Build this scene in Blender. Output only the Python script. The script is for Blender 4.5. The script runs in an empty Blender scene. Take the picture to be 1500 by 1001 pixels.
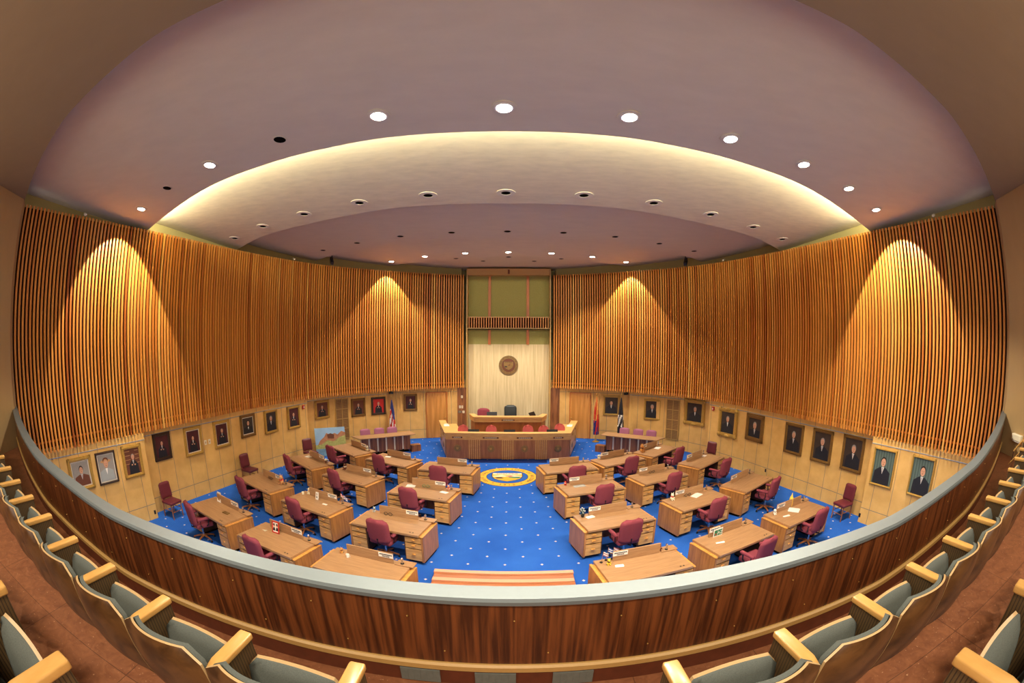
import bpy, bmesh, math, random
from mathutils import Vector, Matrix
random.seed(7)
PI = math.pi
scene = bpy.context.scene
COL = scene.collection

# ------------------------------------------------------------------ materials
def nt(name):
    m = bpy.data.materials.new(name); m.use_nodes = True
    n = m.node_tree; n.nodes.clear()
    o = n.nodes.new('ShaderNodeOutputMaterial'); b = n.nodes.new('ShaderNodeBsdfPrincipled')
    n.links.new(b.outputs[0], o.inputs[0])
    return m, n, b
def lin(c):
    return tuple(((v/255)/12.92 if v/255 <= .04045 else ((v/255+.055)/1.055)**2.4) for v in c) + (1,)
def plain(name, c, rough=.5, metal=0, spec=.5, emit=0, noise=.06, nscale=30):
    m, n, b = nt(name)
    b.inputs['Base Color'].default_value = lin(c)
    b.inputs['Roughness'].default_value = rough; b.inputs['Metallic'].default_value = metal
    b.inputs['Specular IOR Level'].default_value = spec
    if noise:
        tc = n.nodes.new('ShaderNodeTexCoord'); t = n.nodes.new('ShaderNodeTexNoise'); t.inputs['Scale'].default_value = nscale
        t.inputs['Detail'].default_value = 4
        mp = n.nodes.new('ShaderNodeMapRange'); mp.inputs[3].default_value = 1-noise*2; mp.inputs[4].default_value = 1+noise*2
        mx = n.nodes.new('ShaderNodeMix'); mx.data_type = 'RGBA'; mx.blend_type = 'MULTIPLY'; mx.inputs[0].default_value = 1
        n.links.new(tc.outputs['Object'], t.inputs[0]); n.links.new(t.outputs[0], mp.inputs[0])
        mx.inputs[6].default_value = lin(c); n.links.new(mp.outputs[0], mx.inputs[7]); n.links.new(mx.outputs[2], b.inputs['Base Color'])
    if emit:
        b.inputs['Emission Color'].default_value = lin(c); b.inputs['Emission Strength'].default_value = emit
    return m
def wood(name, c1, c2, scale=(40, 40, 3), rough=.4, coord='Object', figure=0, tint=None, dots=False):
    """streaky wood grain; with figure the grain bends into cathedral arches"""
    m, n, b = nt(name); N = n.nodes.new; L = n.links.new
    tc = N('ShaderNodeTexCoord'); mp = N('ShaderNodeMapping'); mp.inputs['Scale'].default_value = scale
    L(tc.outputs[coord], mp.inputs[0])
    src = mp.outputs[0]
    t = N('ShaderNodeTexNoise'); t.inputs['Scale'].default_value = 1; t.inputs['Detail'].default_value = 5; t.inputs['Roughness'].default_value = .62
    t.inputs['Distortion'].default_value = figure
    L(src, t.inputs[0])
    fac = t.outputs[0]
    if figure:
        w = N('ShaderNodeTexNoise'); w.inputs['Scale'].default_value = .28; w.inputs['Detail'].default_value = 1; L(src, w.inputs[0])
        k = N('ShaderNodeMath'); k.operation = 'MULTIPLY'; k.inputs[1].default_value = 26; L(w.outputs[0], k.inputs[0])
        s = N('ShaderNodeMath'); s.operation = 'SINE'; L(k.outputs[0], s.inputs[0])
        q = N('ShaderNodeMath'); q.operation = 'MULTIPLY_ADD'; q.inputs[1].default_value = .13; L(s.outputs[0], q.inputs[0]); L(t.outputs[0], q.inputs[2])
        fac = q.outputs[0]
    r = N('ShaderNodeValToRGB'); r.color_ramp.elements[0].position = .33; r.color_ramp.elements[1].position = .68
    r.color_ramp.elements[0].color = lin(c1); r.color_ramp.elements[1].color = lin(c2); L(fac, r.inputs[0])
    out = r.outputs[0]
    if tint:
        a = N('ShaderNodeAttribute'); a.attribute_name = 'tint'
        r2 = N('ShaderNodeValToRGB'); els = r2.color_ramp.elements
        els[0].position = 0; els[0].color = lin(tint[0]); els[1].position = 1; els[1].color = lin(tint[-1])
        for i, c in enumerate(tint[1:-1]):
            e = els.new((i+1)/(len(tint)-1)); e.color = lin(c)
        L(a.outputs['Fac'], r2.inputs[0])
        mx = N('ShaderNodeMix'); mx.data_type = 'RGBA'; mx.blend_type = 'MULTIPLY'; mx.inputs[0].default_value = 1
        L(out, mx.inputs[6]); L(r2.outputs[0], mx.inputs[7]); out = mx.outputs[2]
    L(out, b.inputs['Base Color']); b.inputs['Roughness'].default_value = rough
    return m

M = {}
M['oak'] = wood('oak_top', (150, 112, 76), (178, 139, 98), (3, 60, 60), .38)
M['oak_front'] = wood('oak_front', (186, 134, 70), (222, 172, 102), (2, 40, 18), .4)
M['drawer_gap'] = plain('drawer_gap', (74, 46, 22), .6)
M['maple'] = wood('maple_band', (200, 148, 82), (222, 176, 108), (4, 40, 40), .35)
M['walnut'] = wood('walnut', (112, 66, 36), (160, 100, 56), (14, 14, 1.2), .35, figure=.3)
M['bench_wood'] = wood('bench_wood', (140, 78, 34), (170, 100, 48), (5, 5, 1), .3)
M['dais_walnut'] = wood('dais_walnut', (146, 90, 52), (182, 120, 72), (14, 14, 1.2), .35)
M['pedestal'] = wood('pedestal_side', (150, 98, 50), (192, 132, 72), (14, 14, 1.5), .35)
M['orange_ledge'] = wood('ledge_wood', (196, 132, 60), (222, 160, 80), (4, 30, 30), .35)
M['door'] = wood('door_wood', (190, 126, 54), (214, 150, 74), (12, 12, .8), .35, figure=.4)
M['arm'] = wood('arm_maple', (184, 138, 72), (202, 158, 90), (12, 3, 12), .28)
M['rail_panel'] = wood('rail_walnut', (62, 30, 14), (112, 61, 29), (34, 1.6, 1), .3, coord='UV', figure=.5)
M['trim_tan'] = plain('tan_trim', (188, 150, 86), .4, noise=.04)
M['step_wood'] = wood('step_wood', (150, 84, 44), (176, 106, 60), (2, 30, 30), .4)
M['nosing'] = plain('step_nosing', (206, 150, 116), .4)
M['slat'] = wood('slat_wood', (226, 212, 200), (255, 250, 244), (30, 30, .7), .42, tint=[(168, 92, 32), (214, 138, 56), (228, 158, 72), (194, 114, 44), (244, 190, 98)])
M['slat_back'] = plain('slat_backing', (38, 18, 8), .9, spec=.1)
M['post_orange'] = wood('post_wood', (176, 92, 30), (198, 112, 44), (20, 20, 1), .4)
M['black'] = plain('black_plastic', (20, 20, 22), .4)
M['dark'] = plain('dark_void', (8, 7, 6), .9, spec=.05)
M['chrome'] = plain('chrome', (205, 205, 205), .22, 1, noise=0)
M['steel'] = plain('brushed_cap', (118, 127, 127), .5, .5, noise=.02)
M['vent_steel'] = plain('vent_plate', (112, 116, 108), .6, .3, noise=.1)
M['maroon'] = plain('maroon_fabric', (136, 62, 72), .85, spec=.2, noise=.07, nscale=60)
M['bg_red'] = plain('portrait_ground', (74, 24, 24), .7, noise=.3, nscale=5)
M['bg_dark'] = plain('portrait_dark_ground', (58, 44, 34), .7, noise=.25, nscale=4)
M['plum'] = plain('plum_vinyl', (98, 34, 42), .5, noise=.04)
M['mauve'] = plain('mauve_fabric', (164, 104, 128), .85, spec=.2)
M['pink'] = plain('rose_fabric', (196, 98, 98), .85, spec=.2)
M['black_leather'] = plain('black_leather', (34, 42, 44), .35)
M['grey_fabric'] = plain('grey_fabric', (86, 90, 84), .95, spec=.1, noise=.2, nscale=220)
M['shell'] = wood('bent_shell', (58, 36, 18), (104, 70, 38), (7, 2, 9), .35, figure=.8)
M['edge'] = plain('shell_edge', (176, 146, 100), .4)
M['ribbed'] = None
M['brass'] = plain('brass', (190, 150, 80), .35, .8, noise=0)
M['bronze'] = plain('bronze', (146, 116, 70), .45, .6, noise=.15, nscale=20)
M['gold'] = plain('gilt_frame', (186, 146, 66), .45, .25, noise=.16, nscale=25)
M['dkgold'] = plain('dull_gilt_frame', (128, 92, 40), .5, .25, noise=.18, nscale=25)
M['dkframe'] = plain('dark_frame', (58, 38, 24), .5, noise=.1)
M['white'] = plain('white_card', (236, 232, 222), .5, noise=.01)
M['ink'] = plain('ink', (30, 28, 30), .7, noise=0)
M['red'] = plain('red_paint', (190, 36, 30), .5)
M['yellow'] = plain('mustard_yellow', (240, 196, 60), .4)
M['green'] = plain('sign_green', (28, 120, 84), .5)
M['blue'] = plain('flag_blue', (30, 46, 110), .7)
M['royal'] = plain('royal_blue', (34, 84, 176), .7)
M['skin'] = plain('skin_paint', (206, 150, 116), .7, noise=.05)
M['hair_dark'] = plain('hair_dark', (48, 34, 26), .8)
M['hair_grey'] = plain('hair_grey', (150, 142, 132), .8)
M['suit'] = plain('suit_paint', (24, 24, 32), .7)
M['brown'] = plain('brown_paint', (106, 58, 36), .7)
M['tanclay'] = plain('tan_clay', (190, 140, 90), .7)
M['lit'] = plain('lamp_lens', (255, 246, 232), .5, emit=14, noise=0)
M['ivory'] = plain('ivory_plastic', (232, 224, 196), .4, noise=0)
M['glass'] = plain('clear_cup', (190, 196, 192), .15, .3, noise=0)
M['navy'] = plain('navy_strip', (18, 30, 78), .9, spec=.1)

# plaster ceilings
def plaster(name, c, n=.035, sc=1.6, rough=.75):
    m, t, b = nt(name); N = t.nodes.new; L = t.links.new
    tc = N('ShaderNodeTexCoord'); mp = N('ShaderNodeMapping'); mp.inputs['Scale'].default_value = (1, 2.6, 1); L(tc.outputs['Object'], mp.inputs[0])
    a = N('ShaderNodeTexNoise'); a.inputs['Scale'].default_value = sc; a.inputs['Detail'].default_value = 7; a.inputs['Roughness'].default_value = .6; L(mp.outputs[0], a.inputs[0])
    r = N('ShaderNodeMapRange'); r.inputs[1].default_value = .3; r.inputs[2].default_value = .7; r.inputs[3].default_value = 1-n; r.inputs[4].default_value = 1+n; L(a.outputs[0], r.inputs[0])
    x = N('ShaderNodeMix'); x.data_type = 'RGBA'; x.blend_type = 'MULTIPLY'; x.inputs[0].default_value = 1; x.inputs[6].default_value = lin(c); L(r.outputs[0], x.inputs[7])
    L(x.outputs[2], b.inputs['Base Color']); b.inputs['Roughness'].default_value = rough; b.inputs['Specular IOR Level'].default_value = .3
    return m
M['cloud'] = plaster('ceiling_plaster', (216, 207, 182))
M['cloud_tex_lit'] = plaster('ceiling_plaster_trowelled_lit', (226, 215, 184), .08, 2.6)  # coarser mottling; the paler base paints in some of the cove glow
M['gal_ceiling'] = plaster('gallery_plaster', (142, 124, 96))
M['gal_wall'] = plaster('gallery_wall_plaster', (172, 144, 98), .03)
M['upper_wall'] = plaster('upper_wall_plaster', (176, 164, 110), .02)

# seamed yellow wall panels, UV in metres
def panel_wall():
    m, t, b = nt('wall_panels'); N = t.nodes.new; L = t.links.new
    uv = N('ShaderNodeUVMap'); sx = N('ShaderNodeSeparateXYZ'); L(uv.outputs[0], sx.inputs[0])
    def line(sock, period, off, w):
        a = N('ShaderNodeMath'); a.operation = 'ADD'; a.inputs[1].default_value = off; L(sock, a.inputs[0])
        d = N('ShaderNodeMath'); d.operation = 'PINGPONG'; d.inputs[1].default_value = period/2; L(a.outputs[0], d.inputs[0])
        c = N('ShaderNodeMath'); c.operation = 'LESS_THAN'; c.inputs[1].default_value = w; L(d.outputs[0], c.inputs[0]); return c.outputs[0]
    v = line(sx.outputs[0], .66, .1, .007)
    def hline(z):
        a = N('ShaderNodeMath'); a.operation = 'SUBTRACT'; a.inputs[1].default_value = z; L(sx.outputs[1], a.inputs[0])
        d = N('ShaderNodeMath'); d.operation = 'ABSOLUTE'; L(a.outputs[0], d.inputs[0])
        c = N('ShaderNodeMath'); c.operation = 'LESS_THAN'; c.inputs[1].default_value = .008; L(d.outputs[0], c.inputs[0]); return c.outputs[0]
    def mx(a, c):
        k = N('ShaderNodeMath'); k.operation = 'MAXIMUM'; L(a, k.inputs[0]); L(c, k.inputs[1]); return k.outputs[0]
    f = mx(mx(v, hline(.43)), hline(2.22))
    n = N('ShaderNodeTexNoise'); n.inputs['Scale'].default_value = 3; n.inputs['Detail'].default_value = 5; L(uv.outputs[0], n.inputs[0])
    r = N('ShaderNodeValToRGB'); r.color_ramp.elements[0].position = .3; r.color_ramp.elements[1].position = .7
    r.color_ramp.elements[0].color = lin((214, 166, 90)); r.color_ramp.elements[1].color = lin((228, 182, 104)); L(n.outputs[0], r.inputs[0])
    x = N('ShaderNodeMix'); x.data_type = 'RGBA'; L(f, x.inputs[0]); L(r.outputs[0], x.inputs[6]); x.inputs[7].default_value = lin((120, 112, 100))
    L(x.outputs[2], b.inputs['Base Color']); b.inputs['Roughness'].default_value = .6
    return m
M['panel'] = panel_wall()

def stripes(name, c1, c2, axis, period, duty=.5, rough=.6, soft=0):
    m, t, b = nt(name); N = t.nodes.new; L = t.links.new
    tc = N('ShaderNodeTexCoord'); sx = N('ShaderNodeSeparateXYZ'); L(tc.outputs['Object'], sx.inputs[0])
    d = N('ShaderNodeMath'); d.operation = 'PINGPONG'; d.inputs[1].default_value = period/2; L(sx.outputs[axis], d.inputs[0])
    c = N('ShaderNodeMath'); c.operation = 'LESS_THAN'; c.inputs[1].default_value = period/2*duty; L(d.outputs[0], c.inputs[0])
    x = N('ShaderNodeMix'); x.data_type = 'RGBA'; L(c.outputs[0], x.inputs[0]); x.inputs[6].default_value = lin(c1); x.inputs[7].default_value = lin(c2)
    L(x.outputs[2], b.inputs['Base Color']); b.inputs['Roughness'].default_value = rough
    return m
M['ribbed'] = stripes('ribbed_panel', (84, 64, 34), (46, 33, 18), 1, .02, .3)
M['grille'] = stripes('grille_louvres', (150, 112, 62), (110, 78, 40), 2, .04, .4)
M['beige'] = wood('travertine', (196, 176, 128), (226, 208, 162), (22, 22, .7), .6)
M['green_wall'] = wood('green_cloth', (148, 142, 76), (162, 156, 90), (30, 30, 30), .8)
M['gal_floor'] = None

def carpet():
    m, t, b = nt('blue_carpet'); N = t.nodes.new; L = t.links.new
    tc = N('ShaderNodeTexCoord'); sx = N('ShaderNodeSeparateXYZ'); L(tc.outputs['Object'], sx.inputs[0])
    def M1(op, a, v=None, v2=None):
        k = N('ShaderNodeMath'); k.operation = op
        for i, q in enumerate((a, v, v2)):
            if q is None: continue
            if hasattr(q, 'links') or not isinstance(q, (int, float)): L(q, k.inputs[i])
            else: k.inputs[i].default_value = q
        return k.outputs[0]
    px, py, ox, oy = .8, .764, 0.0, 8.94
    def lattice(x0, y0):
        dx = M1('PINGPONG', M1('ADD', sx.outputs[0], -x0+80*px), px/2)
        dy = M1('PINGPONG', M1('ADD', sx.outputs[1], -y0+80*py), py/2)
        # four-point star: |dx|^.7+|dy|^.7
        return M1('ADD', M1('POWER', dx, .8), M1('POWER', dy, .8))
    a = lattice(.4, 8.94); c = lattice(.0, 8.94+.382)
    d = M1('LESS_THAN', M1('MINIMUM', a, c), .075)
    n = N('ShaderNodeTexNoise'); n.inputs['Scale'].default_value = 260; n.inputs['Detail'].default_value = 2; L(tc.outputs['Object'], n.inputs[0])
    n2 = N('ShaderNodeTexNoise'); n2.inputs['Scale'].default_value = .9; n2.inputs['Detail'].default_value = 3; L(tc.outputs['Object'], n2.inputs[0])
    s = M1('ADD', M1('MULTIPLY', n.outputs[0], .7), M1('MULTIPLY', n2.outputs[0], .3))
    r = N('ShaderNodeValToRGB'); r.color_ramp.elements[0].position = .35; r.color_ramp.elements[1].position = .65
    r.color_ramp.elements[0].color = lin((26, 72, 156)); r.color_ramp.elements[1].color = lin((50, 106, 196)); L(s, r.inputs[0])
    x = N('ShaderNodeMix'); x.data_type = 'RGBA'; L(d, x.inputs[0]); L(r.outputs[0], x.inputs[6]); x.inputs[7].default_value = lin((214, 190, 180))
    L(x.outputs[2], b.inputs['Base Color']); b.inputs['Roughness'].default_value = .95; b.inputs['Specular IOR Level'].default_value = .1
    return m
M['carpet'] = carpet()
def vinyl():
    m, t, b = nt('brown_floor_tile'); N = t.nodes.new; L = t.links.new
    tc = N('ShaderNodeTexCoord')
    n = N('ShaderNodeTexNoise'); n.inputs['Scale'].default_value = 9; n.inputs['Detail'].default_value = 9; n.inputs['Roughness'].default_value = .7; n.inputs['Distortion'].default_value = 1.2; L(tc.outputs['Object'], n.inputs[0])
    r = N('ShaderNodeValToRGB'); e = r.color_ramp.elements; e[0].position = .3; e[1].position = .72
    e[0].color = lin((116, 68, 42)); e[1].color = lin((158, 102, 66)); k = e.new(.78); k.color = lin((196, 146, 104)); L(n.outputs[0], r.inputs[0])
    v = N('ShaderNodeTexNoise'); v.inputs['Scale'].default_value = 46; v.inputs['Detail'].default_value = 4; L(tc.outputs['Object'], v.inputs[0])
    g = N('ShaderNodeMapRange'); g.inputs[1].default_value = .66; g.inputs[2].default_value = .74; L(v.outputs[0], g.inputs[0])
    br = N('ShaderNodeTexBrick'); br.inputs['Scale'].default_value = 1; br.inputs['Mortar Size'].default_value = .003; br.inputs['Brick Width'].default_value = .9; br.inputs['Row Height'].default_value = .9; br.offset = 0
    br.inputs['Color1'].default_value = (1, 1, 1, 1); br.inputs['Color2'].default_value = (.93, .93, .93, 1); br.inputs['Mortar'].default_value = (.4, .4, .4, 1); L(tc.outputs['Object'], br.inputs[0])
    x = N('ShaderNodeMix'); x.data_type = 'RGBA'; L(g.outputs[0], x.inputs[0]); L(r.outputs[0], x.inputs[6]); x.inputs[7].default_value = lin((206, 160, 120))
    y = N('ShaderNodeMix'); y.data_type = 'RGBA'; y.blend_type = 'MULTIPLY'; y.inputs[0].default_value = 1; L(x.outputs[2], y.inputs[6]); L(br.outputs[0], y.inputs[7])
    L(y.outputs[2], b.inputs['Base Color']); b.inputs['Roughness'].default_value = .45
    return m
M['gal_floor'] = vinyl()
M['base_brown'] = plain('brown_base', (92, 44, 22), .5, noise=.18, nscale=14)

# ------------------------------------------------------------------ mesh tools
class MB:
    def __init__(s): s.v = []; s.f = []; s.m = []; s.t = []; s.uv = {}; s.mats = []; s.tf = Matrix()
    def mi(s, m):
        if m not in s.mats: s.mats.append(m)
        return s.mats.index(m)
    def add(s, vs, fs, m, tint=0., uvs=None):
        o = len(s.v); s.v += [tuple(s.tf @ Vector(p)) for p in vs]; k = s.mi(m)
        for i, f in enumerate(fs):
            if uvs: s.uv[len(s.f)] = uvs[i]
            s.f.append([o+j for j in f]); s.m.append(k); s.t.append(tint)
        return s
    def box(s, c, d, m, rz=0, tint=0., rx=0, ry=0):
        R = Matrix.Rotation(rz, 4, 'Z') @ Matrix.Rotation(ry, 4, 'Y') @ Matrix.Rotation(rx, 4, 'X')
        vs = []
        for x in (-.5, .5):
            for y in (-.5, .5):
                for z in (-.5, .5):
                    p = R @ Vector((x*d[0], y*d[1], z*d[2])); vs.append((p.x+c[0], p.y+c[1], p.z+c[2]))
        return s.add(vs, [(0, 1, 3, 2), (4, 6, 7, 5), (0, 4, 5, 1), (2, 3, 7, 6), (0, 2, 6, 4), (1, 5, 7, 3)], m, tint)
    def prism(s, poly, z0, z1, m):
        n = len(poly); vs = [(x, y, z0) for x, y in poly]+[(x, y, z1) for x, y in poly]
        return s.add(vs, [tuple(range(n))[::-1], tuple(range(n, 2*n))]+[(i, (i+1) % n, n+(i+1) % n, n+i) for i in range(n)], m)
    def plate(s, poly, y0, y1, m):
        "polygon in x,z extruded along y"
        n = len(poly); vs = [(x, y0, z) for x, z in poly]+[(x, y1, z) for x, z in poly]
        return s.add(vs, [tuple(range(n)), tuple(range(n, 2*n))[::-1]]+[(i, n+i, n+(i+1) % n, (i+1) % n) for i in range(n)], m)
    def lathe(s, prof, c, m, n=20, axis='z'):
        vs = []; 
        for r, h in prof:
            for i in range(n):
                a = 2*PI*i/n; x, y = r*math.cos(a), r*math.sin(a)
                vs.append({'z': (c[0]+x, c[1]+y, c[2]+h), 'y': (c[0]+x, c[1]+h, c[2]+y), 'x': (c[0]+h, c[1]+x, c[2]+y)}[axis])
        fs = [(j*n+i, j*n+(i+1) % n, (j+1)*n+(i+1) % n, (j+1)*n+i) for j in range(len(prof)-1) for i in range(n)]
        if prof[0][0] > 1e-5: fs.append(tuple(range(n))[::-1])
        if prof[-1][0] > 1e-5: fs.append(tuple(range((len(prof)-1)*n, len(prof)*n)))
        return s.add(vs, fs, m)
    def tube(s, pts, r, m, n=8):
        vs = []; P = [Vector(p) for p in pts]; rr = r if isinstance(r, (list, tuple)) else [r]*len(P)
        for i, p in enumerate(P):
            d = (P[min(i+1, len(P)-1)]-P[max(i-1, 0)]).normalized()
            u = d.orthogonal().normalized() if abs(d.z) > .95 else d.cross(Vector((0, 0, 1))).normalized(); w = d.cross(u)
            for k in range(n):
                a = 2*PI*k/n; q = p+(u*math.cos(a)+w*math.sin(a))*rr[i]; vs.append(tuple(q))
        fs = [(j*n+i, j*n+(i+1) % n, (j+1)*n+(i+1) % n, (j+1)*n+i) for j in range(len(P)-1) for i in range(n)]
        fs += [tuple(range(n))[::-1], tuple(range((len(P)-1)*n, len(P)*n))]
        return s.add(vs, fs, m)
    def ball(s, c, r, m, n=12, sc=(1, 1, 1)):
        prof = [(max(1e-6, math.sin(PI*i/8)), -math.cos(PI*i/8)) for i in range(9)]
        vs = []; k0 = []
        for pr, h in prof:
            for i in range(n):
                a = 2*PI*i/n; vs.append((c[0]+r*sc[0]*pr*math.cos(a), c[1]+r*sc[1]*pr*math.sin(a), c[2]+r*sc[2]*h))
        fs = [(j*n+i, j*n+(i+1) % n, (j+1)*n+(i+1) % n, (j+1)*n+i) for j in range(8) for i in range(n)]
        return s.add(vs, fs, m)
    def sweep(s, pts, prof, m, closed=True, uvz=False, caps=True):
        "profile (offset to the left normal, z) swept along a plan polyline; uv in metres"
        n = len(prof); vs = []; Ls = [0]
        for i in range(1, len(pts)): Ls.append(Ls[-1]+math.dist(pts[i], pts[i-1]))
        for i, p in enumerate(pts):
            a = pts[max(i-1, 0)]; b = pts[min(i+1, len(pts)-1)]; d = Vector((b[0]-a[0], b[1]-a[1])).normalized(); nn = (-d.y, d.x)
            for o, z in prof: vs.append((p[0]+nn[0]*o, p[1]+nn[1]*o, z))
        pl = [0]
        for k in range(1, n+1): pl.append(pl[-1]+math.dist(prof[k % n], prof[k-1]))
        fs = []; uv = []
        for j in range(len(pts)-1):
            for k in range(n if closed else n-1):
                k2 = (k+1) % n; fs.append((j*n+k, (j+1)*n+k, (j+1)*n+k2, j*n+k2))
                va, vb = (prof[k][1], prof[k2][1]) if uvz else (pl[k], pl[k+1])
                uv.append([(Ls[j], va), (Ls[j+1], va), (Ls[j+1], vb), (Ls[j], vb)])
        if closed and caps:
            fs.append(tuple(range(n))[::-1]); uv.append([(0, 0)]*n); fs.append(tuple(range((len(pts)-1)*n, len(pts)*n))); uv.append([(0, 0)]*n)
        return s.add(vs, fs, m, uvs=uv)
    def mesh(s, name, bevel=0, seg=2, smooth=False, subsurf=False):
        me = bpy.data.meshes.new(name); me.from_pydata(s.v, [], s.f)
        for m in s.mats: me.materials.append(M[m])
        me.polygons.foreach_set('material_index', s.m)
        if s.uv:
            ul = me.uv_layers.new(name='UVMap')
            for p in me.polygons:
                u = s.uv.get(p.index)
                if u:
                    for li, q in zip(p.loop_indices, u): ul.data[li].uv = q
        if any(s.t):
            ca = me.attributes.new('tint', 'FLOAT', 'FACE'); ca.data.foreach_set('value', s.t)
        if not s.uv:
            bm = bmesh.new(); bm.from_mesh(me)
            bmesh.ops.recalc_face_normals(bm, faces=bm.faces)
            if bevel:
                bmesh.ops.bevel(bm, geom=[e for e in bm.edges if e.calc_face_angle(0) > .5], offset=bevel, segments=seg, affect='EDGES', clamp_overlap=True, profile=.5)
            bm.to_mesh(me); bm.free()
        if smooth:
            for p in me.polygons: p.use_smooth = True
            try: me.set_sharp_from_angle(angle=math.radians(35 if smooth is True else smooth))
            except Exception: pass
        return me
    def build(s, name, parent=None, loc=(0, 0, 0), rz=0, **k):
        o = bpy.data.objects.new(name, s.mesh(name, **k)); COL.objects.link(o)
        o.location = loc; o.rotation_euler = (0, 0, rz)
        if parent: o.parent = parent
        return o
def tag(o, label=None, cat=None, group=None, kind=None):
    if label: o['label'] = label
    if cat: o['category'] = cat
    if group: o['group'] = group
    if kind: o['kind'] = kind
    return o
def thing(name, label, cat, loc=(0, 0, 0), rz=0, group=None):
    o = bpy.data.objects.new(name, None); COL.objects.link(o); o.empty_display_size = .1
    o.location = loc; o.rotation_euler = (0, 0, rz); return tag(o, label, cat, group)
def struct(o): o['kind'] = 'structure'; return o
def copy_tree(o, parent=None):
    c = o.copy(); COL.objects.link(c)
    if parent: c.parent = parent; c.matrix_parent_inverse = o.matrix_parent_inverse
    for ch in list(o.children): copy_tree(ch, c)
    return c
class Kind:
    "first use places the original, later uses place copies"
    def __init__(s, make): s.make = make; s.o = None
    def put(s, label, cat, loc, rz=0, group=None):
        if s.o is None: o = s.o = s.make()
        else: o = copy_tree(s.o)
        o.location = loc; o.rotation_euler = (0, 0, rz); return tag(o, label, cat, group)
ORD = ['first', 'second', 'third', 'fourth', 'fifth', 'sixth', 'seventh', 'eighth', 'ninth', 'tenth', 'eleventh', 'twelfth', 'thirteenth', 'fourteenth', 'fifteenth', 'sixteenth']

def spline(pts, n=12):
    out = []; P = [Vector(p) for p in pts]; P = [P[0]*2-P[1]]+P+[P[-1]*2-P[-2]]
    for i in range(1, len(P)-2):
        for k in range(n):
            t = k/n; a, b, c, d = P[i-1:i+3]
            out.append(tuple(.5*((2*b)+(-a+c)*t+(2*a-5*b+4*c-d)*t*t+(-a+3*b-3*c+d)*t**3)))
    out.append(tuple(P[-2])); return out
def interp(A, x):
    x = abs(x)
    for (a, b), (c, d) in zip(A[:-1], A[1:]):
        if x <= c: return b+(d-b)*(x-a)/(c-a)
    (a, b), (c, d) = A[-2:]; return b+(d-b)*(x-a)/(c-a)
def yat(S, x):
    if x <= S[0][0]: return S[0][1]
    for (a, b), (c, d) in zip(S[:-1], S[1:]):
        if x <= c: return b+(d-b)*(x-a)/max(1e-9, c-a)
    return S[-1][1]
def resample(pts, step):
    out = [pts[0]]; acc = 0
    for a, b in zip(pts[:-1], pts[1:]):
        L = math.dist(a, b)
        if L < 1e-9: continue
        t = step-acc
        while t <= L:
            out.append((a[0]+(b[0]-a[0])*t/L, a[1]+(b[1]-a[1])*t/L)); t += step
        acc = (acc+L) % step if L+acc >= step else acc+L
    return out
def offset(pts, o):
    out = []
    for i, p in enumerate(pts):
        a = pts[max(i-1, 0)]; b = pts[min(i+1, len(pts)-1)]; d = Vector((b[0]-a[0], b[1]-a[1])).normalized(); out.append((p[0]-d.y*o, p[1]+d.x*o))
    return out
def mirror(pts): return [(-x, y) for x, y in pts]

# ------------------------------------------------------------------ room measures (metres, chamber floor z=0)
SLAT = spline([(9.98, 4.0), (9.8, 5.7), (9.57, 7.3), (9.32, 9.0), (9.1, 10.6), (8.85, 12.2), (8.45, 13.9), (7.85, 15.6), (7.1, 16.9), (6.15, 18.0), (5.0, 19.05), (3.6, 19.98), (2.04, 20.66)], 10)
RAILP = [(0, 2.13), (1.4, 2.13), (2.8, 2.15), (3.4, 2.2), (4.9, 2.44), (5.7, 2.6), (7.1, 3.0), (8.5, 3.46), (9.97, 3.98)]
RAIL = spline(mirror(RAILP)[::-1][:-1]+RAILP, 8)      # left to right
SEG = [[(10.25, 4.0), (10.05, 5.2), (9.78, 6.7), (9.45, 8.1)], [(9.78, 8.2), (9.5, 9.8), (9.1, 11.6), (8.55, 14.0), (7.9, 15.9)], [(8.2, 16.1), (7.4, 17.5), (6.4, 18.6), (5.45, 19.3)], [(5.7, 19.6), (3.95, 20.35), (2.95, 20.65), (2.02, 20.9)]]
ZT, ZB = 7.71, 2.42

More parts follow.
